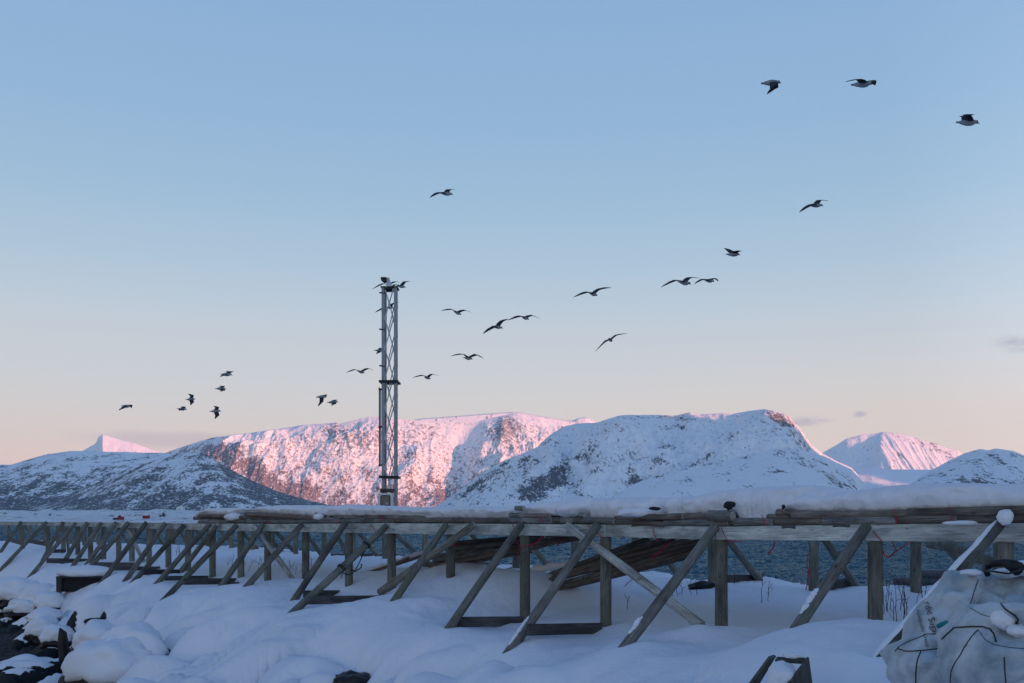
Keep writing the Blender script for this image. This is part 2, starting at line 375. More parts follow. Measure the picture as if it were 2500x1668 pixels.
# ------------------------------------------------------------------ mountains
def mountain(name, ridge, Yf, Yr, Yb, power=1.1, amp=40.0, gully=60.0, wl=(420, 900), veg=None, rockf=None, bowl=None,
             nx=900, ny=220, seed=1, ridge_amp=1.2, ts=0.05, pxr=None, zf=-3.0, nyb=30, tmax=0.86, bump=7.0, tree=(0.026, 0.030, 0.042)):
    rp = np.array(ridge, float)
    p0, p1 = pxr or (rp[0, 0], rp[-1, 0])
    px = np.linspace(p0, p1, nx); yr = np.interp(px, rp[:, 0], rp[:, 1])
    yr = yr + ridge_amp * fbm(px / 22.0, px * 0 + seed * 3.3, 5, seed, 0.6) * 2
    u = (px - CX) / F
    zr = EYE + (HY - yr) / F * Yr
    t = np.linspace(0, 1, ny)[:, None]
    Y = Yf + (Yr - Yf) * t + 0 * u[None]
    X = u[None] * Y
    z = zf + (zr[None] - zf) * t ** power
    msk = np.clip(4 * t * (1 - t), 0, 1) * np.clip((zr[None] - zf) / 150.0, 0.05, 1.0)
    # relief: down-slope gullies + fractal roughness
    wx = X + 60 * fbm(X / 300, Y / 300, 3, seed + 9)
    g1 = fbm(wx / wl[0], Y / (wl[1] * 2.2), 5, seed, 0.55, ridged=True)
    f1 = fbm(X / 260, Y / 260, 6, seed + 4, 0.55)
    z = z + msk * (gully * (g1 - 0.45) + amp * f1)
    if bowl is not None:
        bp = np.array(bowl, float); z = z + msk * np.interp(px, bp[:, 0], bp[:, 1])[None]
    # keep every point of the face below the line of sight to the ridge
    v = (z - EYE) / Y; vmax = ((zr - EYE) / Yr)[None] * (0.985 + 0.015 * t)
    z = np.where(v > vmax, EYE + vmax * Y, z)
    tb = np.linspace(0, 1, nyb)[1:, None]
    Y2 = Yr + (Yb - Yr) * tb + 0 * u[None]; X2 = u[None] * Yr * (1 + (Yb - Yr) / Yr * tb)
    z2 = zf + (zr[None] - zf) * (1 - tb ** 1.3) + 20 * fbm(X2 / 300, Y2 / 300, 3, seed + 2) * tb * (1 - tb) * 3
    z2 = np.minimum(z2, EYE + ((zr - EYE) / Yr)[None] * 0.97 * Y2 + 0)
    P = np.stack([np.vstack([X, X2]), np.vstack([Y, Y2]), np.vstack([z, z2])], -1)
    # slope for bare rock
    gz = np.gradient(P[..., 2], axis=1) / np.maximum(np.abs(np.gradient(P[..., 0], axis=1)), .1)
    gy = np.gradient(P[..., 2], axis=0) / np.maximum(np.abs(np.gradient(P[..., 1], axis=0)), .1)
    slope = np.sqrt(gz ** 2 + gy ** 2)
    PX = np.vstack([px[None] + 0 * Y, px[None] + 0 * Y2]); YY = HY - (P[..., 2] - EYE) / P[..., 1] * F
    T = np.vstack([t + 0 * u[None], 1 + tb + 0 * u[None]])
    vegv = veg(PX, YY, T, P) if veg else np.zeros_like(T)
    rk = rockf(PX, YY, T, P, slope) if rockf else sstep(0.5, 1.1, slope) * 0.8
    return grid_mesh(name, P, mountain_mat(name + '_surface', ts, tmax, bump, tree), kind='structure', attrs={'veg': vegv, 'rock': rk})
def gb(PX, YY, cx, cy, sx, sy, ang=0):
    a = R(ang); dx = PX - cx; dy = YY - cy
    p = dx * math.cos(a) + dy * math.sin(a); q = -dx * math.sin(a) + dy * math.cos(a)
    return np.exp(-(p / sx) ** 2 - (q / sy) ** 2)

# far pointed peak on the left
mountain('hills_far_peak', [(120, 1190), (150, 1150), (185, 1110), (214, 1094), (234, 1082), (241, 1067), (251, 1060), (268, 1065), (291, 1073), (325, 1081), (356, 1092), (398, 1106), (440, 1130), (470, 1190)],
         8500, 9500, 10500, amp=34, gully=26, seed=3, ridge_amp=0.8, nx=300, ny=90, bowl=[(120, -60), (235, -20), (250, 30), (330, 10), (470, -30)], rockf=lambda PX, YY, T, P, s: 0.15 + 0 * s, power=1.0)
# low range on the left
def vegA(PX, YY, T, P): return 0.26 + sstep(1110, 1200, YY) * 0.55 + 0.25 * gb(PX, YY, 120, 1105, 50, 12, -15) - 0.05 + 0.5 * sstep(1205, 1235, YY)
mountain('hills_left_range', [(-260, 1150), (-100, 1140), (0, 1135), (27, 1135), (57, 1125), (115, 1109), (172, 1102), (214, 1100), (260, 1104), (300, 1104), (345, 1105), (398, 1106), (450, 1112), (520, 1130), (600, 1200)],
         2900, 4200, 5200, amp=34, gully=26, wl=(500, 500), seed=5, veg=vegA, nx=700, ny=200, ts=0.11, power=0.95, rockf=lambda PX, YY, T, P, s: 0.25 * sstep(.35, 1, s))
# the plateau behind the main massif
mountain('hills_plateau', [(860, 1060), (940, 1040), (1000, 1027), (1030, 1022), (1106, 1016.7), (1183, 1010.6), (1252, 1006), (1279, 1009), (1317, 1016), (1367, 1024), (1397, 1027), (1413, 1020.5), (1432, 1019), (1457, 1030), (1520, 1060)],
         7400, 8300, 9200, amp=8, gully=6, seed=8, ridge_amp=0.4, nx=300, ny=60, rockf=lambda PX, YY, T, P, s: 0.1 + 0 * s, power=1.0)
# main massif, its face lit by the low sun
def vegB(PX, YY, T, P):
    v = 0.04 + sstep(1080, 1225, YY) * 0.52 + 0.35 * gb(PX, YY, 640, 1160, 150, 22, 28) + 0.4 * gb(PX, YY, 560, 1090, 50, 25, 20) + 0.35 * gb(PX, YY, 1080, 1215, 120, 30)
    v += 0.32 * gb(PX, YY, 760, 1215, 120, 26, 20) - 0.25 * gb(PX, YY, 1140, 1080, 60, 40) - 0.3 * gb(PX, YY, 640, 1080, 45, 22, -30)
    v += 0.45 * sstep(560, 500, PX) * sstep(1075, 1110, YY) + .3 * gb(PX, YY, 545, 1105, 40, 20, 20) + .5 * gb(PX, YY, 660, 1180, 190, 24, 27) + .3 * gb(PX, YY, 600, 1120, 60, 26, 20)
    return v - 0.4 * sstep(1060, 1020, YY)
def rockB(PX, YY, T, P, s):
    return 0.14 + 0.5 * sstep(0.55, 1.1, s) + 0.75 * gb(PX, YY, 1232, 1040, 34, 34, 30) + 0.5 * gb(PX, YY, 815, 1042, 25, 16) + 0.3 * gb(PX, YY, 870, 1060, 120, 40) - 0.3 * gb(PX, YY, 560, 1070, 150, 14, -12) - 0.35 * gb(PX, YY, 1130, 1060, 50, 30)
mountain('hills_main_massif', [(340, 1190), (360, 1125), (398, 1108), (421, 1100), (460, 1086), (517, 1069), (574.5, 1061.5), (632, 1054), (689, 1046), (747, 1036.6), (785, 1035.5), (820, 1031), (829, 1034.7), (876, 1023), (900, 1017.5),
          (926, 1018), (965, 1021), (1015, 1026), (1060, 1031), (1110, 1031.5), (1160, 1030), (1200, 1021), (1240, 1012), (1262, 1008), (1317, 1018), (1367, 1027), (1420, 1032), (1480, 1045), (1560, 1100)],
         6150, 7000, 7900, amp=72, gully=135, wl=(380, 330), seed=11, veg=vegB, rockf=rockB, nx=1300, ny=420, ts=0.085, power=1.0, tmax=0.76, bump=3.5, tree=(0.095, 0.030, 0.038),  # tree tint reddened, putting the warm sunlight of this face into the colour
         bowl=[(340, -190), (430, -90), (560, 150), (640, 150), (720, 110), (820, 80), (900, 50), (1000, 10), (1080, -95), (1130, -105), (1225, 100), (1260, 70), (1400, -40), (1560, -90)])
# shaded wooded spur in front of it
def vegC(PX, YY, T, P): return 0.60 + 0.40 * sstep(1140, 1235, YY) + 0.40 * gb(PX, YY, 630, 1185, 110, 22, 27) + 0.3 * gb(PX, YY, 185, 1230, 45, 14) + 0.25 * gb(PX, YY, 330, 1140, 160, 5, -20) - 0.25 * gb(PX, YY, 430, 1130, 60, 18, 0) - 0.1 * gb(PX, YY, 450, 1180, 90, 30)
mountain('hills_wooded_spur', [(60, 1246), (100, 1235), (161, 1209), (230, 1182), (287, 1155), (345, 1134), (402, 1117), (450, 1104), (490, 1103), (520, 1118), (555, 1143), (613, 1172), (670, 1197), (730, 1216), (800, 1232), (880, 1246), (960, 1258)],
         2200, 3000, 3600, amp=30, gully=22, wl=(300, 400), seed=14, veg=vegC, rockf=lambda PX, YY, T, P, s: 0.15 * sstep(.4, 1, s), nx=900, ny=220, ts=0.15, ridge_amp=1.5)
# far peak on the right with ribs
mountain('hills_ribbed_peak', [(1930, 1190), (1970, 1130), (2007, 1106), (2040, 1088), (2067, 1071), (2102, 1061.5), (2136, 1059.6), (2155, 1054.6), (2182, 1056.5), (2213, 1063), (2251, 1074), (2289, 1084.5), (2316, 1096), (2339, 1101), (2353, 1110), (2420, 1150), (2480, 1190)],
         7500, 8600, 9600, amp=22, gully=80, wl=(210, 2200), seed=21, nx=600, ny=180, ridge_amp=0.8, ts=0.045, power=1.0, bowl=[(1930, -100), (2120, -60), (2150, 60), (2300, 20), (2480, -80)],
         rockf=lambda PX, YY, T, P, s: 0.12 + 0.5 * gb(PX, YY, 2300, 1100, 60, 18, 25) + 0.4 * gb(PX, YY, 2200, 1070, 60, 14, 20) + 0.2 * sstep(.6, 1.2, s))
mountain('hills_valley', [(1980, 1150), (2079, 1144), (2128, 1140), (2174, 1146), (2278, 1147), (2400, 1150), (2560, 1160)], 2700, 3300, 3800, amp=6, gully=4, seed=24, nx=260, ny=60, ridge_amp=0.3, rockf=lambda PX, YY, T, P, s: 0.06 + 0 * s, power=0.9)
def vegF(PX, YY, T, P): return 0.30 + 0.1 * sstep(1110, 1170, YY) - 0.3 * sstep(1112, 1098, YY)
mountain('hills_right_knoll', [(2200, 1196), (2228, 1178), (2270, 1151), (2316, 1125), (2354, 1107), (2393, 1096), (2412, 1100), (2431, 1095), (2473, 1101), (2500, 1112), (2600, 1135), (2800, 1165), (3100, 1215), (3400, 1262)],
         2000, 2600, 3200, amp=18, gully=14, seed=27, veg=vegF, nx=640, ny=150, ts=0.11, ridge_amp=0.7, rockf=lambda PX, YY, T, P, s: 0.2 + 0 * s)
# big shaded hill right of centre
def vegD(PX, YY, T, P):
    v = -0.02 + 0.55 * gb(PX, YY, 1300, 1195, 90, 22, -30) + 0.85 * gb(PX, YY, 1330, 1190, 70, 26, -25) + 0.5 * gb(PX, YY, 1150, 1195, 60, 9, -38) + 0.25 * sstep(1400, 1250, PX) + 0.42 * gb(PX, YY, 1400, 1130, 90, 14, -30)
    v += 0.55 * gb(PX, YY, 1590, 1140, 80, 12, -50) + 0.6 * gb(PX, YY, 1700, 1128, 60, 7, -28) + 0.26 * gb(PX, YY, 1450, 1130, 110, 50) + 0.50 * gb(PX, YY, 1545, 1180, 16, 44, 25) + 0.2 * gb(PX, YY, 1240, 1150, 90, 40, -30)
    return v
def rockD(PX, YY, T, P, s): return 0.12 + 0.28 * sstep(0.4, 1.0, s) + 0.95 * gb(PX, YY, 1900, 1020, 36, 14, 30) + 0.5 * gb(PX, YY, 1640, 1018, 160, 8) + 0.35 * gb(PX, YY, 1960, 1090, 22, 50, -30) + 0.2 * gb(PX, YY, 1520, 1035, 60, 16)
mountain('hills_middle_hill', [(1040, 1250), (1068, 1234), (1106, 1209), (1145, 1178), (1183, 1151.5), (1233, 1123), (1260, 1113), (1309, 1094), (1336, 1067), (1374, 1042), (1413, 1033.5), (1457, 1032), (1508, 1015.5), (1528, 1013), (1566, 1013.6), (1604, 1012.5),
          (1642, 1015.5), (1685, 1006.7), (1707, 1011.7), (1768, 1009), (1784, 1011.7), (1830, 1003), (1868, 999.4), (1891, 1003), (1922, 1013.6), (1945, 1036.6), (1968, 1067), (1983, 1088), (2006, 1105.5), (2040, 1125), (2079, 1142), (2098, 1163), (2117, 1186), (2150, 1215)],
         2450, 3200, 3800, amp=95, gully=115, wl=(300, 450), seed=31, veg=vegD, rockf=rockD, nx=1200, ny=360, ts=0.12, power=0.92, ridge_amp=1.0,
         bowl=[(1040, 0), (1300, 10), (1380, -10), (1500, 20), (1600, -20), (1800, 10), (1930, 30), (2010, 0), (2150, -30)])
mountain('hills_front_lobe', [(1440, 1236), (1490, 1215), (1530, 1190), (1566, 1174), (1610, 1160), (1643, 1151), (1700, 1143), (1760, 1128), (1830, 1108), (1899, 1093), (1950, 1097), (2006, 1112), (2040, 1128), (2079, 1146), (2117, 1188), (2150, 1215)],
         1900, 2350, 2700, amp=10, gully=10, seed=35, nx=600, ny=160, ts=0.12, ridge_amp=0.8, power=0.9, veg=lambda PX, YY, T, P: 0.02 + 0.38 * gb(PX, YY, 1930, 1120, 60, 22, 25) + 0.3 * gb(PX, YY, 2060, 1170, 40, 18, 30),
         rockf=lambda PX, YY, T, P, s: 0.05 + 0.5 * gb(PX, YY, 2000, 1150, 70, 9, 30) + 0.4 * gb(PX, YY, 2030, 1175, 20, 20) + 0.4 * gb(PX, YY, 1920, 1103, 50, 7, 10))
# unseen hills added to the right, height profile shaped to shade the nearer slopes
def shading_hills():
    a_ = R(SUN_AZ); QD = Vector((math.sin(a_), math.cos(a_), 0)); PD = Vector((-math.cos(a_), math.sin(a_), 0))
    p = np.linspace(-2500, 4300, 340); q = np.linspace(-700, 1500, 50)
    prof = np.interp(p, [-2500, -1500, 0, 2400, 2680, 2800, 2925, 3000, 3067, 3130, 3190, 3250, 3330, 3500, 3680, 3880, 4300], [0, 420, 620, 980, 900, 720, 590, 555, 500, 400, 320, 440, 540, 560, 480, 60, -40])
    prof = prof + 14 * fbm(p / 140, p * 0, 4, 40)
    Pm, Qm = np.meshgrid(p, q); H = prof[None] * np.exp(-(q[:, None] / 600.0) ** 2 * 1.4) + 20 * fbm(Pm / 200, Qm / 200, 4, 41) - 10
    q0 = 2600
    X = Pm * PD.x + (Qm + q0) * QD.x; Y = Pm * PD.y + (Qm + q0) * QD.y
    P = np.stack([X, Y, H], -1)
    grid_mesh('hills_beyond_frame', P, mountain_mat('hills_beyond_frame_surface', 0.05), kind='structure', attrs={'veg': 0.3 + 0 * H, 'rock': 0.2 + 0 * H})
shading_hills()

# low snowy skerries across the water
def skerries():
    px = np.linspace(-400, 2900, 1500); Y = np.concatenate([np.linspace(800, 1000, 40), np.linspace(1005, 1500, 60)])
    yt = np.interp(px, [-400, 0, 90, 105, 120, 140, 250, 360, 380, 410, 440, 480, 560, 2900], [1246, 1246, 1248, 1244, 1242, 1247, 1246, 1246, 1242, 1244, 1247, 1248, 1250, 1255])
    u = (px - CX) / F; PXm, Ym = np.meshgrid(px, Y); X = u[None] * Ym
    t = (Ym - 800) / 700
    ztop = (EYE + (HY - yt) / F * 1250)[None]
    z = -0.5 + ztop * sstep(0, 0.64, t) ** 0.8 * (1 - 0.9 * sstep(0.66, 1, t))
    z = z + sstep(0.03, .3, t) * (3.0 * fbm(X / 90, Ym / 60, 5, 50) + 1.0 * fbm(X / 18, Ym / 30, 3, 51) )
    z = z - 1.5 * (t < 0.02)
    P = np.stack([X, Ym, z], -1)
    rk = 0.42 + 0.4 * fbm(X / 60, Ym / 60, 3, 55)
    o = grid_mesh('skerries', P, mountain_mat('skerries_surface', 0.35), kind='structure', attrs={'veg': 0.06 + 0 * rk, 'rock': np.clip(rk, 0, .52)})
    return X, Ym, z
SKX, SKY_, SKZ = skerries()
def skerry_z(x, y):
    i = np.argmin((SKX - x) ** 2 + (SKY_ - y) ** 2); return float(SKZ.ravel()[i])

# ------------------------------------------------------------------ sea
def sea():
    m, n, l, b = new_mat('sea_water')
    tc = N(n, l, 'ShaderNodeTexCoord')
    mp = N(n, l, 'ShaderNodeMapping', {'Vector': tc.outputs['Object'], 'Scale': (0.9, 0.26, 1)})
    n1 = N(n, l, 'ShaderNodeTexNoise', {'Vector': mp.outputs[0], 'Scale': 1.5, 'Detail': 5.0, 'Roughness': 0.62})
    bp = N(n, l, 'ShaderNodeBump', {'Height': n1.outputs[0], 'Strength': 1.0, 'Distance': 0.9}); n.remove(b)
    df = N(n, l, 'ShaderNodeBsdfDiffuse', {'Color': (0.003, 0.052, 0.095, 1), 'Normal': bp.outputs[0]})
    gl = N(n, l, 'ShaderNodeBsdfGlossy', {'Color': (0.62, 0.86, 1, 1), 'Roughness': 0.08, 'Normal': bp.outputs[0]})
    fr = N(n, l, 'ShaderNodeFresnel', {'IOR': 1.33, 'Normal': bp.outputs[0]})
    fc0 = N(n, l, 'ShaderNodeMath', {0: fr.outputs[0], 1: 1.8}, operation='POWER')
    fc = N(n, l, 'ShaderNodeMath', {0: fc0.outputs[0], 1: 0.7}, operation='MULTIPLY')
    mxs = N(n, l, 'ShaderNodeMixShader', {0: fc.outputs[0], 1: df.outputs[0], 2: gl.outputs[0]})
    l.new(mxs.outputs[0], [q for q in n if q.type == 'OUTPUT_MATERIAL'][0].inputs[0])
    px = np.linspace(-900, 3400, 760); Y = np.geomspace(26, 900, 640)
    u = (px - CX) / F; Y_ = Y[:, None] + 0 * u[None]; X = u[None] * Y_
    amp = np.clip(Y_ / 120, .5, 1.6)
    wx = X + 1.2 * fbm(X / 6, Y_ / 6, 2, 61); wy = Y_
    am2 = np.clip(Y_ / 70, .7, 4.0)
    z = 0.42 * am2 * fbm(wx / 4.2, wy / 2.2, 4, 62, .6, ridged=True) + 0.14 * am2 * fbm(wx / 1.6, wy / .9, 3, 66, .6)
    z += 0.25 * amp * fbm(wx / 17, wy / 9, 2, 64)
    z *= sstep(900, 700, Y_) * 0.8 + 0.2
    grid_mesh('sea', np.stack([X, Y_, z - 0.25], -1), m, kind='structure')
    me = bpy.data.meshes.new('sea_beyond')
    S = 12000
    me.from_pydata([(-S, -3000, -0.9), (S, -3000, -0.9), (S, 12000, -0.9), (-S, 12000, -0.9)], [], [[0, 1, 2, 3]])
    me.materials.append(m); o = bpy.data.objects.new('sea_beyond', me); link(o); o['kind'] = 'structure'
sea()

# ------------------------------------------------------------------ the rack's measurements (read off the photograph)
FRONT_POSTS = [(55, 1346), (117, 1345), (155, 1353), (190, 1356), (221, 1360), (253, 1366), (290, 1367), (322, 1371), (364, 1373), (411, 1383), (459, 1393), (519, 1408), (588, 1406),
               (653.5, 1422), (746.5, 1412), (852, 1434), (956, 1438), (1100, 1445), (1281.5, 1515), (1479, 1524), (1761, 1544), (2137, 1540), (2453, 1590)]
# braces on the near side: top pixel, foot pixel, radius, material
NEAR = [(52, 1275, -2, 1354, .085, 'brace'), (113, 1276, 16, 1377, .085, 'brace'), (154, 1276, 106, 1366, .085, 'brace'), (184, 1278, 71, 1412, .085, 'brace'), (212.6, 1277, 146, 1388, .09, 'brace'),
        (247, 1278, 178, 1384, .09, 'brace'), (283, 1277, 213, 1377, .09, 'brace'), (313, 1277, 220, 1384, .09, 'brace'), (357, 1277, 243, 1431, .09, 'brace'), (403, 1279, 305, 1420, .09, 'brace'),
        (448.6, 1284, 316, 1433, .085, 'brace'), (511, 1281, 386, 1423, .085, 'brace'), (577, 1284, 373, 1495, .085, 'brace'), (641, 1282, 533, 1440, .085, 'brace'), (736, 1282, 605, 1430, .085, 'brace'),
        (842, 1279, 718, 1467, .085, 'brace'), (942, 1286, 717, 1494, .085, 'brace'), (1088, 1283, 963, 1466, .08, 'brace'), (1271.6, 1283, 1106, 1522, .082, 'brace'), (1456.7, 1285, 1245, 1588, .082, 'brace'),
        (1745, 1288, 1540, 1560, .082, 'brace'), (2114, 1288, 1956, 1520, .08, 'brace'), (2439, 1283, 2186, 1566, .075, 'brace')]
NEAR_TOP_N = -0.16
def foot_of(b):
    """foot of a near-side brace: it leaves the beam square to it, so its pixel fixes its distance"""
    px0, y0, px1, y1 = b[:4]
    Y0 = D(px0, NEAR_TOP_N); P0 = Vector(((px0 - CX) / F * Y0, Y0)); u = (px1 - CX) / F
    s = (P0.x - u * P0.y) / (NV.x - u * NV.y)
    Yf = P0.y - s * NV.y
    return at(px1, y1, Yf)

SILLS = ((1112, 1519, 1276, 1517, .19, 18), (1288, 1538, 1468, 1534, .19, 19), (741, 1450, 834, 1449, .16, 15), (748, 1466, 932, 1463, .18, 16), (403, 1412, 508, 1411, .14, 10), (449, 1420, 575, 1419, .18, 12), (540, 1430, 583, 1429, .18, 13),
                                   (349, 1397, 440, 1397, .18, 10), (277, 1388, 391, 1388, .14, 8), (232, 1380, 336, 1381, .22, 7), (114, 1369, 213, 1370, .2, 3), (126, 1346, 160, 1345, .16, 2))

# ------------------------------------------------------------------ snow-covered ground
ctrl = []
for x0, y0, x1, y1, h, k in SILLS:
    nf = n_of(*foot_of(NEAR[k]).xy)
    a_ = line_pt(x0, y0, nf * .92); b_ = line_pt(x1, y1, -.14)
    for t_ in (.12, .4, .68, .92):
        q_ = a_.lerp(b_, t_) - NV * .12 - DV * .05 * 0; ctrl.append((q_.x, q_.y, q_.z - h / 2 - .05))
for px, y in FRONT_POSTS[:-1]:
    p = line_pt(px, y + 1); ctrl.append((p.x, p.y, p.z))
for b in NEAR[:-1]:
    p = foot_of(b); ctrl.append((p.x, p.y, p.z))
EDGE_N = 7.1
for px, y in [(-60, 1321), (60, 1321), (110, 1320), (180, 1324), (250, 1325), (330, 1328), (450, 1335), (520, 1335), (600, 1336), (680, 1342), (760, 1347), (830, 1358), (900, 1362), (1000, 1360), (1130, 1375), (1190, 1382), (1330, 1385), (1450, 1405), (1560, 1402),
              (1620, 1398), (1690, 1418), (1760, 1420), (1850, 1407), (1900, 1416), (1960, 1431), (2040, 1438), (2090, 1434), (2160, 1432), (2240, 1436), (2300, 1424), (2420, 1430), (2600, 1440)]:
    p = line_pt(px, y, EDGE_N); ctrl.append((p.x, p.y, p.z))
def at_z(px, y, z): return at(px, y, (EYE - z) * F / (y - HY))
for px, y, z in [(0, 1470, .40), (80, 1525, .34), (150, 1610, .32), (185, 1668, .30), (-60, 1668, .0), (60, 1668, .08), (40, 1600, .12), (-200, 1500, .0), (300, 1668, .75), (450, 1668, 1.0), (700, 1668, 1.15), (1000, 1668, 1.3), (1250, 1668, 1.5), (1600, 1668, 1.95), (1900, 1668, 2.35), (2200, 1668, 2.6),
                 (200, 1500, 1.0), (300, 1540, 1.15), (480, 1560, 1.45), (800, 1560, 1.72), (1400, 1620, 1.72), (1750, 1600, 2.1), (2080, 1600, 2.55), (120, 1440, 1.35), (60, 1420, 1.5)]:
    p = at_z(px, y, z); ctrl.append((p.x, p.y, p.z))
ctrl += [(0, 2, 2.3), (3, 4, 2.5), (0, 8, 1.95), (-4, 6, 1.3), (-10, 10, .3), (-8, 4, .7), (10, 5, 2.7), (6, 2, 2.7), (14, 8, 2.7), (20, 4, 2.6), (-16, 20, .05), (-30, 34, .05), (-45, 60, 1.0), (-60, 40, -.6), (-20, 5, -.6), (9, 15, 2.35), (18, 14, 2.6), (-34, 62, 2.2), (-28, 52, 1.75)]
ctrl = np.array(ctrl)
def rbf_fit(c, smooth=0.02):
    sc = 20.0; x = c[:, :2] / sc
    d = np.sqrt(((x[:, None] - x[None]) ** 2).sum(-1)) + 1e-9
    K = d ** 2 * np.log(d) + np.eye(len(c)) * smooth
    Pm = np.hstack([np.ones((len(c), 1)), x]); A = np.block([[K, Pm], [Pm.T, np.zeros((3, 3))]])
    w = np.linalg.solve(A, np.concatenate([c[:, 2], np.zeros(3)]))
    def f(X, Y):
        X = np.asarray(X, float); shp = X.shape; X = X.ravel() / sc; Y = np.asarray(Y, float).ravel() / sc
        out = w[-3] + w[-2] * X + w[-1] * Y
        for k in range(len(c)):
            dd = (X - x[k, 0]) ** 2 + (Y - x[k, 1]) ** 2 + 1e-12
            out = out + w[k] * 0.5 * dd * np.log(dd)
        return out.reshape(shp)
    return f
rbf = rbf_fit(ctrl, 0.0006)
MOUNDS = []   # (x, y, radius along, radius across, height, angle)
for px, y, Y, r1, r2, h, a in [(1190, 1420, 21.5, 1.6, .75, .42, 10), (1330, 1410, 21.0, 1.4, .6, .30, 20), (1120, 1385, 23.5, 1.3, .6, .30, 0), (960, 1400, 25, 1.6, .7, .2, 0), (1370, 1560, 15.8, .9, .25, .10, 30), (1650, 1530, 15.2, 1.4, .3, .14, 10), (1720, 1545, 15.0, .35, .25, .12, 0), (1250, 1500, 18.9, .35, .2, .10, 0),
                               (1840, 1405, 21.0, 1.0, .8, .16, 0), (2200, 1430, 19.0, .7, .5, .1, 0), (2040, 1640, 9.4, .25, .35, .16, 60), (190, 1402, 31.5, 1.5, .8, .25, 0), (1040, 1480, 20.0, .5, .2, .1, 0)]:
    MOUNDS.append(((px - CX) / F * Y, Y, r1, r2, h, R(a)))
FEET = [tuple(foot_of(b).xy) for b in NEAR[:-1]]
def ground_z(X, Y, detail=True):
    X = np.asarray(X, float); Y = np.asarray(Y, float)
    n = n_of(X, Y)
    z = np.clip(rbf(X, Y), -2, 3.6)
    # pillowy snow over boulders, strongest towards the shore on the near left
    low = sstep(1.9, 0.9, z) * sstep(2.0, -2.5, n)
    sx_ = s_of(X, Y)
    near_ = 1.0
    for fx, fy in FEET: near_ = near_ * (1 - np.exp(-((X - fx) ** 2 + (Y - fy) ** 2) / .45))
    wx = sx_ + .55 * fbm(X / 2.2, Y / 2.2, 2, 70); wn = n + .55 * fbm(X / 2.2, Y / 2.2, 2, 71)
    c1 = np.abs(perlin(wx / 1.5, wn / 3.4, 72)) ** .65
    c2 = np.abs(perlin(wx / .8 + 3, wn / 1.5, 74)) ** .8
    c3 = np.abs(perlin(wx / 3.1, wn / 5.5, 73))
    far_r = 1 - .72 * sstep(-12.5, -8.5, sx_)
    mid = sstep(-1.9, -3.4, n) * far_r
    mid = mid * near_; low = low * near_
    z = z + mid * (1.2 * c1 + 0.46 * c2 + 0.8 * c3 - .70) + low * (0.60 * c2 + .45 * c1 - .33)
    z = z + 0.05 * fbm(X / 1.7, Y / 1.7, 4, 78) + 0.015 * fbm(X / .3, Y / .3, 3, 79)
    z = z + (1 - mid) * .045 * (np.abs(perlin(sx_ / .9, n / .35, 86)) + .6 * np.abs(perlin(X / .45, Y / .45, 87)))
    # frozen ripples/edges on the flat behind the rack
    back = sstep(4.6, 6.5, n)
    z = z + back * (0.13 * fbm(X / 0.9, Y / 0.9, 4, 80))
    for mx, my, r1, r2, h, an in MOUNDS:
        dx = X - mx; dy = Y - my; p = dx * math.cos(an) + dy * math.sin(an); q = -dx * math.sin(an) + dy * math.cos(an)
        z = z + h * np.exp(-(p / r1) ** 2 - (q / r2) ** 2)
    # beach drop behind
    e = EDGE_N + 0.35 * fbm(X / 1.5, Y / 1.5, 3, 83)
    z = z - 0.9 * np.clip(n - e, 0, 6)
    return z
def gz(x, y): return float(ground_z(np.array([x]), np.array([y]))[0])
_MY = np.geomspace(4, 88, 1600)
def hit(px, y):
    """where the line of sight through a pixel meets the ground"""
    u = (px - CX) / F; X = u * _MY; zr = EYE + (HY - y) / F * _MY
    g = ground_z(X, _MY); k = np.argmax(g > zr)
    return Vector((X[k], _MY[k], float(g[k])))
def build_ground():
    az = np.concatenate([np.linspace(-75, -29, 90, endpoint=False), np.linspace(-29, 29, 1000), np.linspace(29.2, 75, 90)])
    r = np.geomspace(1.6, 90, 620)
    A, Rr = np.meshgrid(np.radians(az), r)
    X = np.tan(np.clip(A, -1.3, 1.3)) * Rr; Y = Rr + 0 * A
    z = ground_z(X, Y)
    # bare wet rock low on the near shore, and in a few holes between the boulders
    n = n_of(X, Y)
    bare = sstep(.50, .20, z) * 1.0
    for px, y, r1 in [(0, 0, 0)]:
        pass
    for px, y, zz, rad in [(165, 1545, .9, .25), (235, 1522, 1.05, .3)]:
        p = hit(px, y)
        bare = np.maximum(bare, 1.05 * np.exp(-(((X - p.x) / rad) ** 2 + ((Y - p.y) / rad) ** 2)))
        z = z - 0.15 * np.exp(-(((X - p.x) / rad) ** 2 + ((Y - p.y) / rad) ** 2) * 1.5)
    bare = np.maximum(bare, sstep(EDGE_N + .55, EDGE_N + 1.1, n))
    z = np.where(n < 0, np.maximum(z, .05), z)
    rough = sstep(.5, .1, z)
    z = z + rough * 0.14 * fbm(X / .5, Y / .5, 5, 90, .6, ridged=True)
    grid_mesh('snow_ground', np.stack([X, Y, z], -1), M['ground'], kind='structure', attrs={'bare': bare})
build_ground()

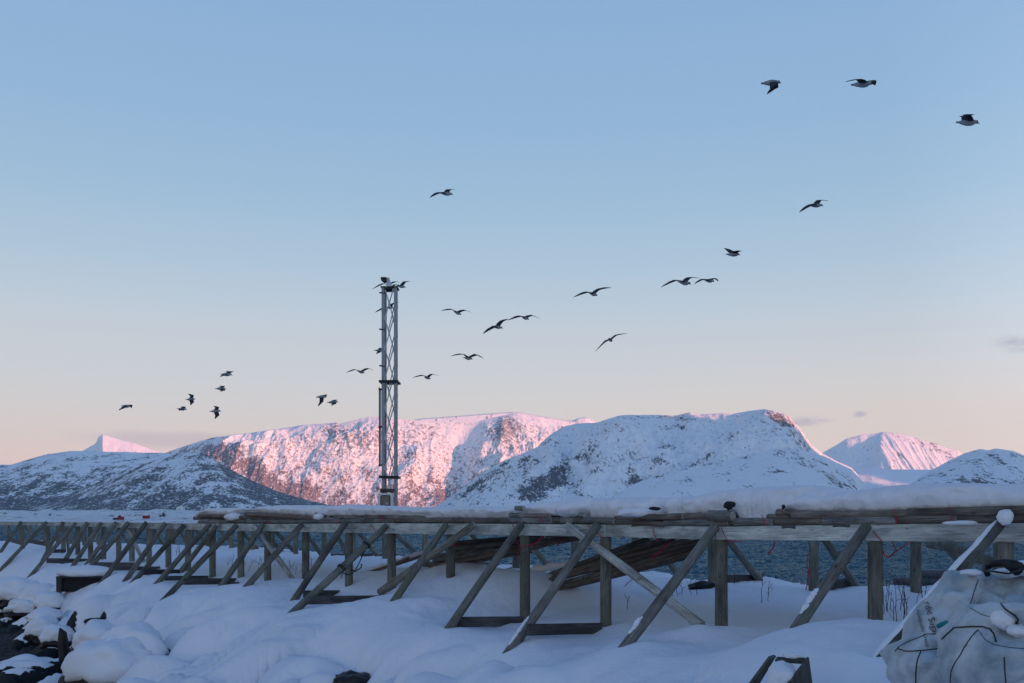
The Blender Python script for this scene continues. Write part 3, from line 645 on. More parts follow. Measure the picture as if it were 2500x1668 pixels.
# ------------------------------------------------------------------ logs
def log(name, a, b, r0, mat, parent=None, r1=None, bend=0.0, seg=14, rings=9, capmat=None, extend=(0, 0), wob=0.05, label=None):
    """a tapered round log from a to b; local Z runs along it"""
    a = Vector(a); b = Vector(b); d = (b - a).normalized(); a = a - d * extend[0]; b = b + d * extend[1]
    L = (b - a).length; r1 = r1 if r1 is not None else r0 * 0.92
    V = []; ph = random.random() * 6
    bx, by = bend * math.cos(ph), bend * math.sin(ph)
    for i in range(rings + 1):
        t = i / rings; z = L * t; r = r0 + (r1 - r0) * t
        r *= 1 + wob * 0.5 * math.sin(ph + t * 9)
        for k in range(seg):
            q = 2 * math.pi * k / seg
            rr = r * (1 + wob * 0.4 * math.sin(3 * q + ph + t * 2))
            V.append((rr * math.cos(q) + bx * math.sin(math.pi * t), rr * math.sin(q) + by * math.sin(math.pi * t), z))
    # slightly chamfered ends
    nb = len(V)
    for k in range(seg):
        v = V[k]; V.append((v[0] * .86, v[1] * .86, -0.012))
    for k in range(seg):
        v = V[rings * seg + k]; V.append((v[0] * .86, v[1] * .86, L + 0.012))
    Fc = []; Mi = []
    for i in range(rings):
        for k in range(seg):
            k2 = (k + 1) % seg; Fc.append([i * seg + k, i * seg + k2, (i + 1) * seg + k2, (i + 1) * seg + k]); Mi.append(0)
    for k in range(seg):
        k2 = (k + 1) % seg
        Fc.append([nb + k, nb + k2, k2, k]); Mi.append(0)
        Fc.append([rings * seg + k, rings * seg + k2, nb + seg + k2, nb + seg + k]); Mi.append(0)
    Fc.append([nb + k for k in range(seg)][::-1]); Mi.append(1)
    Fc.append([nb + seg + k for k in range(seg)]); Mi.append(1)
    me = bpy.data.meshes.new(name); me.from_pydata(V, [], Fc)
    me.materials.append(mat); me.materials.append(capmat or M['cut'])
    me.polygons.foreach_set('material_index', np.array(Mi, dtype=np.int32))
    sm = np.ones(len(Fc), dtype=bool); sm[-2:] = False; me.polygons.foreach_set('use_smooth', sm)
    o = bpy.data.objects.new(name, me)
    q = d.to_track_quat('Z', 'Y')
    o.rotation_mode = 'QUATERNION'; o.rotation_quaternion = q
    o.location = a if parent is None else a - parent.location
    link(o, parent)
    if label: o['label'] = label
    return o
def plank(name, a, b, h, w, mat, parent=None, bev=0.008, hb=None):
    """a squared timber from a to b (points are the middle of its ends), height h, width w; local Z along it"""
    a = Vector(a); b = Vector(b); d = b - a; L = d.length
    zx = d.normalized(); side = zx.cross(Vector((0, 0, 1))).normalized(); up = zx.cross(side).normalized()
    Mx = Matrix((side, up, zx)).transposed()
    hb = hb if hb is not None else h
    bm = bmesh.new()
    vs = []
    for z, hh in ((0, h), (L, hb)):
        for sx, sy in ((-1, -1), (1, -1), (1, 1), (-1, 1)):
            vs.append(bm.verts.new((sx * w / 2, sy * hh / 2, z)))
    for f in ([0, 3, 2, 1], [4, 5, 6, 7], [0, 1, 5, 4], [1, 2, 6, 5], [2, 3, 7, 6], [3, 0, 4, 7]): bm.faces.new([vs[i] for i in f])
    bmesh.ops.bevel(bm, geom=bm.edges[:], offset=bev, segments=1, affect='EDGES')
    me = bpy.data.meshes.new(name); bm.to_mesh(me); bm.free()
    me.materials.append(mat)
    o = bpy.data.objects.new(name, me); o.rotation_mode = 'QUATERNION'; o.rotation_quaternion = Mx.to_quaternion()
    o.location = a if parent is None else a - parent.location
    return link(o, parent)

# ------------------------------------------------------------------ the fish-drying rack
BT = [(-80, 1273), (0, 1273), (150, 1275), (286, 1275), (400, 1277), (510, 1279.5), (600, 1280), (780, 1279), (960, 1277.5), (1250, 1279), (1484, 1281), (1560, 1285), (1649, 1287), (1770, 1286), (2000, 1283), (2200, 1279), (2500, 1277), (2900, 1274)]
BB = [(-80, 1280.5), (0, 1281), (150, 1284), (286, 1288), (510, 1295), (590, 1297), (780, 1298.5), (960, 1303), (1250, 1305.5), (1484, 1311), (1600, 1315), (1732, 1318), (2100, 1321), (2500, 1323), (2900, 1328)]
def bt(px): return float(np.interp(px, *zip(*BT)))
def bb(px): return float(np.interp(px, *zip(*BB)))
rack = empty('drying_rack', from_sn(0, 2.6, 2.2), 'long low timber drying rack of posts, slanting braces and pale beams in the snow', 'drying rack')
def build_rack():
    ends = [-80, 117, 218.5, 319.5, 456.5, 651.5, 954, 1483, 1750, 2116, 2800]
    for i in range(len(ends) - 1):
        x0, x1 = ends[i] + (0.6 if i else 0), ends[i + 1] - 0.6
        a = (line_pt(x0, bt(x0)) + line_pt(x0, bb(x0))) / 2; b = (line_pt(x1, bt(x1)) + line_pt(x1, bb(x1))) / 2
        h0 = line_pt(x0, bt(x0)).z - line_pt(x0, bb(x0)).z; h1 = line_pt(x1, bt(x1)).z - line_pt(x1, bb(x1)).z
        plank('beam', a, b, h0, 0.075, M['beam'], rack, hb=h1)
    # rear beam, same height
    for x0, x1 in ((-40, 480), (481, 1040), (1041, 1700), (1701, 2500)):
        a = line_pt(x0, 1268 + 0, 5.3); b = line_pt(x1, 1268, 5.3); a.z = EYE - 0.32; b.z = EYE - 0.34
        plank('beam', a, b, .2, 0.075, M['beam'], rack)
    for i, (px, y) in enumerate(FRONT_POSTS):
        top = line_pt(px, bb(px) + 0.3, 0.03); base = line_pt(px, y, 0.03); base.x, base.y = top.x, top.y
        log('post', base, top, 0.104, M['post'], rack, r1=0.098, extend=(.5, -0.012), capmat=M['cut'], wob=.03)
        # dark joint block behind the beam joint
    for px in (218.5, 319.5, 456.5, 651.5, 954, 1483, 1750, 2116):
        c = (line_pt(px, bt(px) + 1) + line_pt(px, bb(px) - 1)) / 2
        o = plank('joint_plate', c + DV * -0.07 + NV * 0.075, c + DV * 0.07 + NV * 0.075, line_pt(px, bt(px)).z - line_pt(px, bb(px)).z - .03, 0.05, M['sill'], rack)
    for b in NEAR:
        top = line_pt(b[0], b[1], NEAR_TOP_N); ft = foot_of(b)
        log('brace', ft, top, b[4], M[b[5]], rack, r1=b[4] * .92, extend=(1.1 if b is NEAR[-1] else .45, .02), bend=.015)
    # loose pale logs nailed against the front
    for x0, y0, x1, y1, n0, n1, r0, mt in ((1386, 1283, 1700, 1517, -.13, -.20, .078, 'pale'), (622, 1284, 713, 1412, -.14, -.2, .075, 'pale'), (310, 1290, 348, 1364, -.14, .2, .07, 'pale'),
                                       (162, 1287, 168, 1352, .2, .35, .07, 'greypole')):
        log('brace', line_pt(x1, y1, n1), line_pt(x0, y0, n0), r0, M[mt], rack, r1=r0 * .95, extend=(.12, 0), label='pale debarked brace nailed across the posts')
    for x0, y0, x1, y1, n1, r0 in ((1158, 1281, 931, 1444, -1.15, .085), (531, 1281, 445, 1391, -.35, .085)):
        log('brace', line_pt(x1, y1, n1), line_pt(x0, y0, -.17), r0, M['post'], rack, r1=r0 * .85, extend=(.05, 0), label='thick lichened loose brace')
    # ground sills: from a brace foot to its post
    for (x0, y0, x1, y1, h, k) in SILLS:
        n0 = n_of(*foot_of(NEAR[k]).xy)
        n1 = -0.14
        plank('sill', line_pt(x0, y0, n0 * .92), line_pt(x1, y1, n1), h, .06, M['sill'], rack)
    plank('sill', line_pt(18, 1317, 2.2), line_pt(56, 1327, .2), .22, .06, M['sill'], rack)
    plank('sill', line_pt(66, 1320, 2.0), line_pt(124, 1330, .2), .22, .06, M['sill'], rack)
    # rear row
    REAR_POSTS = [(2236, 1436), (1986, 1440), (1739, 1426), (1551, 1408), (1404, 1395), (1260, 1388), (1038, 1362), (940, 1363), (862, 1358), (791, 1348), (722, 1343), (664, 1342), (617, 1338), (565, 1337), (510, 1335), (468, 1334), (423, 1329), (372, 1328), (330, 1327), (290, 1326), (240, 1325), (205, 1325), (174, 1325),
                  (140, 1323), (108, 1322), (75, 1321), (49, 1321), (20, 1320), (2440, 1440)]
    for px, y in REAR_POSTS:
        base = line_pt(px, y, 5.33); top = Vector((base.x, base.y, EYE - .43))
        log('post', base, top, 0.102, M['post'], rack, r1=0.097, extend=(.5, 0), wob=.03)
    REAR = [(59, 1280, 82, 1320), (200, 1304, 218, 1322), (294, 1296, 312, 1324), (373, 1288, 398, 1330), (440, 1299, 458, 1328), (476, 1291, 508, 1336), (535, 1294, 577, 1338), (596, 1303, 625, 1338), (668, 1322, 684, 1343), (672, 1296, 716, 1345), (754, 1312, 783, 1353),
            (826, 1312, 850, 1358), (876, 1300, 929, 1367), (970, 1308, 1020, 1356), (1180, 1340, 1222, 1391), (1296, 1330, 1341, 1386), (1590, 1320, 1660, 1408), (1776, 1316, 1850, 1412), (2012, 1314, 2094, 1438), (2300, 1320, 2384, 1418)]
    for x0, y0, x1, y1 in REAR:
        Y0 = D(x0, 5.42); P0 = Vector(((x0 - CX) / F * Y0, Y0)); u = (x1 - CX) / F
        s = (P0.x - u * P0.y) / (u * NV.y - NV.x)
        s = min(max(s, .2), 1.9)
        Yf = P0.y + s * NV.y
        a = at(x1, y1, Yf); bpt = at(x0, y0, Y0); d = (bpt - a)
        # run it up to the beam
        ext = (EYE - .3 - bpt.z) / max(d.normalized().z, .2)
        log('brace', a, bpt, .08, M['brace'], rack, extend=(.3, max(0, min(ext, .8))))
    for x0, x1, y, h in ((1151, 1203, 1380, .15), (1778, 1846, 1415, .2), (2003, 2076, 1428, .22), (809, 850, 1357, .14), (881, 915, 1357, .14), (1310, 1336, 1388, .14)):
        plank('sill', line_pt(x0, y, 5.6), line_pt(x1, y - 1, 6.6), h, .06, M['sill'], rack)
    # cross timbers from the front beam to the rear one, carrying the poles
    for px in (215, 455, 650, 760, 955, 1120, 1281, 1480, 1760, 2137, 2453):
        p = line_pt(px, bt(px)); s = s_of(p.x, p.y)
        plank('crossbar', from_sn(s, .05, p.z - .15), from_sn(s, 5.25, EYE - .30), .10, .07, M['sill'], rack)
    for b in NEAR[:14]:
        pass
build_rack()

# ------------------------------------------------------------------ poles stored on the rack, in bundles
def bundle(label, segs, twines=(), fill=None):
    xm = sum(s[0] + s[1] for s in segs) / (2 * len(segs))
    root = empty('pole_bundle', line_pt(xm, 1270, .1), label, 'pole bundle', 'bundles of poles laid on the rack')
    for x0, x1, y0, y1, r, n, mt in segs:
        log('pole', line_pt(x0, y0, n), line_pt(x1, y1, n), r, M[mt], root, r1=r * .96, bend=.01, seg=10, rings=5, wob=.08)
    if fill:
        for n in np.arange(.40, 2.3, .38):
            x0 = fill[0] + random.uniform(-8, 8); x1 = fill[1] + random.uniform(-10, 10)
            pa = line_pt(x0, 1270, 0); pb = line_pt(x1, 1270, 0)
            sa, sb = s_of(pa.x, pa.y), s_of(pb.x, pb.y)
            log('pole', from_sn(sa, n, fill[2] + random.uniform(-.01, .02)), from_sn(sb, n, fill[3] + random.uniform(-.01, .02)), .052, M['pole'], root, seg=8, rings=3)
    for tw in twines:
        m = MB()
        for k in range(len(tw) - 1): pass
        m.tube([line_pt(x, y, n) for x, y, n in tw], .006, 6)
        o = m.obj('twine', M['twine'], None); o.parent = root; o.location = -root.location
    return root
P_, G_ = 'pole', 'greypole'
bundle('brown pole bundle at the far left end of the stack, crooked ends showing', [(487, 555, 1275, 1275, .062, .05, P_), (475, 600, 1265.5, 1266, .058, .16, P_), (487, 552, 1260, 1261, .058, .05, P_), (553, 601, 1273, 1273.5, .062, .04, P_), (586, 642, 1263, 1266, .055, .1, P_)], fill=(487, 600, 3.93, 3.93))
bundle('long dark pole bundle sloping down to the right, second from the left', [(599, 770, 1274, 1274, .062, .05, G_), (600, 768, 1255, 1265, .062, .03, P_), (604, 790, 1263, 1271, .05, .1, P_), (772, 800, 1256, 1262, .05, .15, P_)], fill=(602, 780, 3.92, 3.90),
       twines=[[(652, 1252, -.04), (652.5, 1260, -.05), (653, 1268, -.05)], [(715, 1256, -.04), (715.5, 1266, -.05)], [(650, 1277, -.06), (655, 1274, -.07), (662, 1278, -.07), (658, 1279, -.06)]])
bundle('grey square-ended pole bundle left of the mast, pale cut ends', [(752, 830, 1267, 1268, .055, .1, G_), (766, 882, 1272.5, 1272.5, .06, .03, G_), (884, 910, 1272.5, 1272.5, .06, .03, G_), (820, 898, 1262, 1268, .045, .1, P_)], fill=(776, 895, 3.90, 3.90),
       twines=[[(818, 1273, -.04), (820, 1276, -.05), (828, 1276, -.05), (821, 1279, -.05)]])
bundle('brown pole bundle right below the foot of the mast', [(893, 1016, 1262.5, 1266, .06, .02, P_), (906, 962, 1272, 1272, .062, .02, G_), (962, 1010, 1271, 1271, .055, .04, P_), (1010, 1110, 1271, 1271, .065, .02, P_), (1012, 1040, 1262, 1266, .04, .1, P_)], fill=(905, 1100, 3.90, 3.90),
       twines=[[(925, 1255, -.05), (932, 1262, -.07), (935, 1270, -.08), (938, 1282, -.1), (940, 1294, -.3)], [(905, 1279, -.06), (914, 1295, -.08), (918, 1300, -.1)]])
bundle('single layer of dark poles between the mast and the middle of the rack', [(1111, 1234, 1271, 1271, .065, .02, P_)], fill=(1110, 1230, 3.91, 3.91))
bundle('stack of poles with many pale cut ends near the middle of the rack', [(1236, 1262, 1271, 1271, .06, .02, G_), (1253, 1275, 1271, 1271, .06, -.02, G_), (1276, 1350, 1271, 1271, .062, .0, G_), (1352, 1371, 1271, 1271, .06, .02, P_), (1246, 1268, 1257, 1258, .05, .06, G_), (1262, 1290, 1246, 1249, .05, .5, G_), (1282, 1342, 1259, 1260, .05, .04, P_), (1260, 1278, 1241, 1241, .05, -.06, G_)],
       fill=(1245, 1350, 3.91, 3.91), twines=[[(1310, 1262, -.04), (1322, 1268, -.07), (1325, 1274, -.07)], [(1252, 1278, -.05), (1254, 1295, -.08), (1258, 1312, -.1), (1264, 1328, -.14), (1275, 1335, -.16)]])
bundle('stubby pale-ended poles stacked left of the post at the rack middle', [(1372, 1402, 1271, 1271, .06, .0, G_), (1374, 1421, 1257, 1256, .058, .05, G_), (1367, 1384, 1240, 1241, .055, -.06, G_), (1403, 1424, 1271, 1271, .06, .02, G_), (1418, 1426, 1258, 1258, .05, -.01, G_)], fill=(1370, 1420, 3.92, 3.92))
bundle('grey pole bundle with one pole end jutting over a red twine', [(1425, 1498, 1271.5, 1273, .062, -.02, G_), (1497, 1556, 1275, 1277, .055, .05, P_), (1504, 1570, 1266, 1264, .05, .08, P_), (1518, 1552, 1284, 1284, .05, .02, P_), (1547, 1623, 1279, 1281, .05, -.02, P_)], fill=(1430, 1600, 3.88, 3.86),
       twines=[[(1498, 1257, -.05), (1503, 1263, -.08), (1504, 1270, -.08)], [(1435, 1281, -.05), (1444, 1293, -.14), (1458, 1303, -.18), (1466, 1308, -.15)], [(1594, 1289, -.05), (1596, 1303, -.06), (1602, 1316, -.06), (1608, 1322, -.05)]])
bundle('split weathered pole bundle left of the short thick log', [(1566, 1667, 1262, 1261, .055, .0, P_), (1624, 1742, 1279, 1277, .055, -.01, G_), (1640, 1733, 1262, 1262, .058, .04, P_), (1600, 1660, 1248, 1250, .045, .4, P_), (1600, 1650, 1270, 1271, .035, .1, P_), (1742, 1778, 1277, 1277, .055, .02, P_)], fill=(1630, 1740, 3.87, 3.88))
bundle('low grey poles under the gap in the snow with red twine round them', [(1796, 1886, 1275.5, 1275, .064, -.01, G_), (1884, 2013, 1274, 1273.5, .06, .03, P_), (1776, 1798, 1276, 1276, .06, .06, P_), (1876, 1940, 1262, 1262, .045, .06, P_), (1912, 1942, 1286, 1287, .03, -.03, 'sill'), (2036, 2075, 1284, 1285, .02, -.03, 'sill')], fill=(1800, 2010, 3.88, 3.88),
       twines=[[(1859, 1257, -.05), (1865, 1266, -.07), (1867, 1282, -.08)], [(1761, 1287, -.06), (1766, 1304, -.08), (1775, 1319, -.08), (1790, 1323, -.07), (1812, 1321, -.05)]])
bundle('two long layers of poles under the thick snow slab on the right', [(1899, 1940, 1251.5, 1252, .055, .03, P_), (1936, 2220, 1257, 1254, .063, .02, P_), (2218, 2620, 1254, 1247, .066, .03, P_), (2012, 2190, 1274, 1272, .062, -.01, G_), (2188, 2336, 1270, 1268.5, .06, .0, P_), (2334, 2620, 1268, 1265, .06, .03, P_)], fill=(2000, 2560, 3.92, 3.95),
       twines=[[(2184, 1247, -.05), (2187, 1258, -.07), (2190, 1266, -.07), (2188, 1279, -.07)], [(2317, 1240, -.05), (2318, 1252, -.07)], [(2322, 1259, -.05), (2324, 1268, -.07), (2323, 1276, -.07)], [(2131, 1296, -.05), (2141, 1309, -.06), (2153, 1321, -.06)]])
t = log('log', line_pt(1733, 1259, -.02), line_pt(1788, 1260, -.02), .088, M['greypole'], None, r1=.085)
tag(t, 'short thick grey log end lying on top of the stack left of the dark hole', 'log')

# ------------------------------------------------------------------ snow lying on the stored poles
def snow_slab(name, xs, label, n0, n1, top, bot, seed, rise=0.0, notches=()):
    """xs: px range; top/bot: (px, y) outlines of its front face"""
    px = np.linspace(xs[0], xs[1], xs[2])
    yt = np.interp(px, *zip(*top)) + 2.2 * fbm(px / 45, px * 0, 5, seed + 20); yb = np.interp(px, *zip(*bot))
    P = []
    pa = np.array([D(p, n0) for p in px]); X0 = (px - CX) / F * pa; Y0 = pa
    s = X0 * DV.x + Y0 * DV.y
    zt = EYE + (HY - yt) / F * pa; zb = EYE + (HY - yb) / F * pa
    h = np.maximum(zt - zb, .02)
    nt_ = sum(d_ * np.exp(-((px - c_) / w_) ** 4) for c_, w_, d_ in notches) if notches else 0 * px
    nt_ = nt_ * (1 + .5 * fbm(px / 6, px * 0, 3, seed + 30))
    rows = []
    def row(n, z): 
        return np.stack([s * DV.x + (n + NC) * NV.x, s * DV.y + (n + NC) * NV.y, z], -1)
    rag = 0.06 * fbm(s / .22, s * 0, 4, seed + 3)
    rows.append(row(n0 + .45 + 0 * s, zb + .015))
    rows.append(row(n0 + .14 + 0 * s, zb - .005 + rag))
    K = 16
    for k in range(K + 1):
        a = k / K * math.pi / 2
        bul = .17 * fbm(s / .7, s * 0 + a * .9, 4, seed) + .03 * fbm(s / .12, s * 0 + a * 2, 3, seed + 1)
        r = np.minimum(h * 1.0, .30)
        n = n0 + .10 - .10 * math.sin(min(a * 2.2, math.pi / 2)) * 1.0 + (1 - math.cos(a)) * r * 1.1 + bul * math.sin(a * 1.6 + .35)
        n = n + nt_ * math.cos(a * .8); zz = zb + rag * (1 - math.sin(a)) + h * math.sin(a) ** .75
        rows.append(row(n, zz))
    nend = n[:] if hasattr(n, '__len__') else n0
    for t_ in np.linspace(0.03, 1, 44):
        nn = nend + (n1 - nend) * t_
        Xw = s * DV.x + (nn + NC) * NV.x; Yw = s * DV.y + (nn + NC) * NV.y
        # stays below the sight line of its front crest so that the outline is kept
        zz = zt + rise * t_ - .10 * t_ + .07 * (fbm(Xw / 1.1, Yw / 1.1, 4, seed + 6) - .1) * min(1, t_ * 6) - .02 * t_
        rows.append(row(nn, zz))
    base = EYE - .04 + 0 * s
    for a in (.35, .7, 1.0):
        rows.append(row(n1 + .25 * math.sin(a * 1.57), zz * (1 - a) + (base) * a))
    rows.append(row(n1 - .3 + 0 * s, base))
    Pm = np.stack(rows, 0)
    # round off both ends
    L = s; ends_ = []
    for w in (0,):
        pass
    e0 = np.clip((L - L.min()) / .30, 0, 1); e1 = np.clip((L.max() - L) / .30, 0, 1)
    ef = np.sqrt(1 - (1 - np.minimum(e0, e1)) ** 2)[None]
    Pm[..., 2] = zb[None] + (Pm[..., 2] - zb[None]) * (0.10 + .90 * ef)
    o = grid_mesh(name, Pm, M['snow'])
    tag(o, label, 'snow', None, 'stuff')
    return o
TOPL = [(478, 1256), (485, 1246), (494, 1242), (528, 1239.6), (579, 1239.6), (613, 1241), (630, 1236), (647, 1234.5), (715, 1233), (800, 1235), (817, 1232.8), (860, 1232), (948, 1236), (1008, 1238.5), (1097, 1237), (1200, 1236), (1221, 1236.5), (1246, 1233), (1279, 1228), (1320, 1223), (1362, 1223), (1387, 1217.4), (1420, 1215), (1460, 1215),
        (1533, 1213), (1615, 1214), (1660, 1212), (1682, 1209), (1707, 1201.6), (1732, 1196.6), (1780, 1191), (1798, 1189.6), (1897, 1184), (1963, 1184), (2020, 1190), (2100, 1198)]
BOTL = [(478, 1262), (487, 1256), (555, 1257), (600, 1249), (660, 1253), (766, 1259), (820, 1258), (893, 1258), (1013, 1262), (1040, 1264), (1235, 1264), (1270, 1262), (1300, 1256), (1345, 1258), (1375, 1251), (1420, 1250), (1428, 1264), (1498, 1264), (1510, 1262), (1560, 1260), (1600, 1257), (1667, 1256), (1732, 1250), (1788, 1250), (1795, 1268), (1880, 1267), (1930, 1262), (2100, 1262)]
snow_slab('snow_cover', (478, 2060, 900), 'lumpy snow lying along the stored poles left of the thick slab', .05, 2.3, TOPL, BOTL, 101, notches=[(607, 10, .14), (770, 14, .22), (900, 8, .1), (1025, 16, .10), (1241, 7, .25), (1262, 8, .12), (1360, 8, .22), (1424, 5, .22), (1500, 10, .08), (1590, 22, .22), (1640, 16, .14), (1745, 26, .07), (1840, 40, .05)])
TOPR = [(1908, 1216), (1916, 1210), (1930, 1206), (1975, 1204), (2040, 1200), (2100, 1191), (2149, 1185), (2231, 1178), (2330, 1178), (2429, 1181), (2500, 1179.7), (2750, 1178)]
BOTR = [(1908, 1246), (1936, 1247.5), (2100, 1247), (2218, 1245), (2330, 1241), (2500, 1239), (2750, 1236)]
snow_slab('snow_slab', (1912, 2750, 500), 'thick smooth-fronted slab of snow on the poles at the right', -.02, 2.4, TOPR, BOTR, 131)

# loose lumps of snow
def lump(name, c, r, mat, seed, parent=None, amp=.25, sub=4, flat=0.0):
    bm = bmesh.new(); bmesh.ops.create_icosphere(bm, subdivisions=sub, radius=1.0)
    co = np.array([v.co[:] for v in bm.verts])
    d = 1 + amp * (fbm(co[:, 0] * 1.1 + seed, co[:, 1] * 1.1 + co[:, 2] * .9, 4, seed) * 1.6 + fbm(co[:, 2] * 2.3 + seed, co[:, 0] * 2.1 - co[:, 1], 3, seed + 3) * .7)
    co = co * d[:, None]
    co[:, 2] = np.where(co[:, 2] < -flat, -flat + (co[:, 2] + flat) * .25, co[:, 2]) if flat else co[:, 2]
    for v, q in zip(bm.verts, co): v.co = (q[0] * r[0], q[1] * r[1], q[2] * r[2])
    for f in bm.faces: f.smooth = True
    me = bpy.data.meshes.new(name); bm.to_mesh(me); bm.free(); me.materials.append(mat)
    o = bpy.data.objects.new(name, me); o.location = Vector(c) - (parent.location if parent else Vector()); return link(o, parent)
for (px, y, n, r, lab) in [(572, 1262, -.02, (.30, .14, .11), 'small cushion of snow on the brown poles near the left end'), (779, 1262, .02, (.14, .12, .09), 'small lump of snow left of the grey square-ended poles'),
                           (1420, 1240, .3, (.5, .5, .20), 'rounded snow heap on the stubby poles'), (1565, 1252, .02, (.42, .2, .085), 'low snow cushion on the split poles'),
                           (2454, 1263, -.22, (.085, .085, .10), 'round knob of snow on top of the rightmost brace'), (2368, 1277, -.03, (.35, .05, .03), 'thin strip of snow on the right beam')]:
    o = lump('snow_lump', line_pt(px, y, n), r, M['snow'], int(px) % 50, amp=.22); tag(o, lab, 'snow', 'lumps of snow on the rack')
for px, y, r_, lab, sd in ((1781, 1234, (.09, .06, .062), 'black lump standing in for the dark hole in the snow above the thick log', 91), (1913, 1238, (.022, .05, .035), 'small dark knob beside the end of the thick snow slab', 92), (1598, 1242, (.10, .06, .03), 'dark splintered pole end poking out of the snow left of the black hole', 93)):  # first lump is black to stand in for a shaded hole in the snow
    o = lump('dark_lump', line_pt(px, y, -.07), r_, M['black'], sd, amp=.5); tag(o, lab, 'wood stub')
# snow lying along braces
def brace_snow(bi, f0, f1, r, lab, seed):
    b = NEAR[bi]; top = line_pt(b[0], b[1], NEAR_TOP_N); ft = foot_of(b)
    pts = []; rad = []
    K = 70; nz1 = fbm(np.linspace(0, 9, K + 1) + seed, np.zeros(K + 1), 4, seed); nz2 = fbm(np.linspace(0, 6, K + 1), np.zeros(K + 1) + seed, 3, seed + 4)
    for k in range(K + 1):
        t_ = f0 + (f1 - f0) * k / K; p = ft.lerp(top, t_); q = k / K
        w = math.sin(math.pi * min(max(q, .01), .99)) ** .3
        pts.append(p + Vector((-.02 + .03 * nz2[k], 0, b[4] * .9 + .03 * nz1[k]))); rad.append(r * w * (1 + .55 * nz1[k]))
    m = MB(); m.tube(pts, rad, 10); o = m.obj('snow_strip', M['snow'], None, smooth=True); tag(o, lab, 'snow', 'snow lying along braces')
brace_snow(22, -.28, .99, .037, 'ragged ribbon of snow along the rightmost brace', 1)
brace_snow(21, .0, .3, .045, 'snow streak at the foot of the brace left of the bags', 2)
brace_snow(20, .0, .14, .04, 'snow dusting at the foot of the brace right of the pale log', 3)
brace_snow(19, .0, .22, .035, 'snow dusting on the foot of the frontmost brace', 4)
brace_snow(8, .05, .5, .035, 'snow along the long brace right of the dark culvert', 5)

# ------------------------------------------------------------------ fallen poles leaning between the posts
def pile(name, label, cat, poles, group=None):
    p0 = poles[0]; root = empty(name, line_pt(p0[0], p0[1], p0[4]), label, cat, group)
    for x0, y0, x1, y1, n0, n1, r, mt in poles:
        log('pole', line_pt(x0, y0, n0), line_pt(x1, y1, n1), r, M[mt], root, r1=r * .9, bend=.03, seg=10, rings=7, wob=.09)
    return root
pile('pole_pile', 'slipped bundle of long grey poles slanting up to the right behind the middle posts', 'pole pile',
     [(1303, 1418, 1586, 1315, 1.7, 1.8, .055, G_), (1308, 1427, 1620, 1318, 1.6, 1.7, .058, P_), (1300, 1433, 1650, 1318, 1.75, 1.8, .055, G_), (1288, 1438, 1684, 1318, 1.55, 1.6, .058, P_), (1250, 1440, 1710, 1322, 1.5, 1.6, .06, P_), (1298, 1445, 1716, 1333, 1.6, 1.7, .055, G_),
      (1296, 1451, 1716, 1341, 1.45, 1.55, .06, P_), (1340, 1443, 1712, 1349, 1.7, 1.75, .06, P_), (1380, 1432, 1690, 1356, 1.9, 1.95, .055, P_)])
pile('pole_pile', 'slipped bundle of snow-dusted poles slanting up behind the beam in the middle', 'pole pile',
     [(1015, 1400, 1330, 1331, 1.9, 1.9, .055, P_), (1022, 1392, 1425, 1312, 1.8, 1.8, .06, P_), (1036, 1380, 1430, 1307, 2.0, 1.9, .06, G_), (1060, 1368, 1330, 1325, 1.8, 1.8, .06, G_), (1050, 1362, 1340, 1316, 2.1, 2.1, .06, G_), (1090, 1342, 1330, 1311, 1.9, 2.0, .06, G_), (1105, 1326, 1300, 1307, 2.1, 2.1, .055, G_), (1100, 1334, 1380, 1305, 2.3, 2.2, .06, P_), (1080, 1378, 1300, 1345, 2.0, 2.0, .055, G_)])
pile('pole_pile', 'two half-buried poles lying in the snow right of the strapped brace', 'pole pile', [(882, 1403, 1000, 1362, 1.6, 2.2, .045, P_), (968, 1378, 1075, 1340, 2.2, 2.6, .045, P_)])
pile('pole_pile', 'dark brown squared timber half buried in snow below the middle pole bundle', 'pole pile', [(1070, 1407, 1195, 1396, 2.0, 2.4, .05, P_), (1190, 1398, 1250, 1388, 2.4, 2.6, .04, G_)])
# snow lying on the piles
for (x0, y0, x1, y1, n0, n1, r, lab) in [(1130, 1395, 1200, 1385, 2.2, 2.4, .09, 'wedge of snow on the dark brown timber'), (1260, 1400, 1400, 1374, 1.9, 1.9, .09, 'thick snow roll on the low end of the right pole bundle'), (960, 1372, 1050, 1343, 2.25, 2.6, .06, 'snow ridge on the half-buried poles'), (885, 1398, 960, 1372, 1.7, 2.1, .05, 'snow strip on the lowest buried pole')]:
    m = MB(); K = 24; pts = [line_pt(x0, y0, n0).lerp(line_pt(x1, y1, n1), k / K) + Vector((0, 0, .015 * math.sin(k * .9))) for k in range(K + 1)]
    m.tube(pts, [r * max(.15, math.sin(math.pi * k / K) ** .4) * (1 + .2 * math.sin(k * 1.1 + x0)) for k in range(K + 1)], 12)
    o = m.obj('snow_strip', M['snow'], None, smooth=True); tag(o, lab, 'snow', 'snow lying on fallen poles')
# bent log on the right behind
m = MB(); m.tube([line_pt(2270, 1327, 4.6), line_pt(2310, 1331, 4.3), line_pt(2350, 1345, 4.1), (line_pt(2400, 1366, 4.0)), line_pt(2440, 1376, 3.9), line_pt(2490, 1382, 3.8)], [.09, .10, .10, .095, .09, .08], 14)
o = m.obj('log', M['post'], None, smooth=True); tag(o, 'thick curved log bending down behind the rightmost post', 'log')
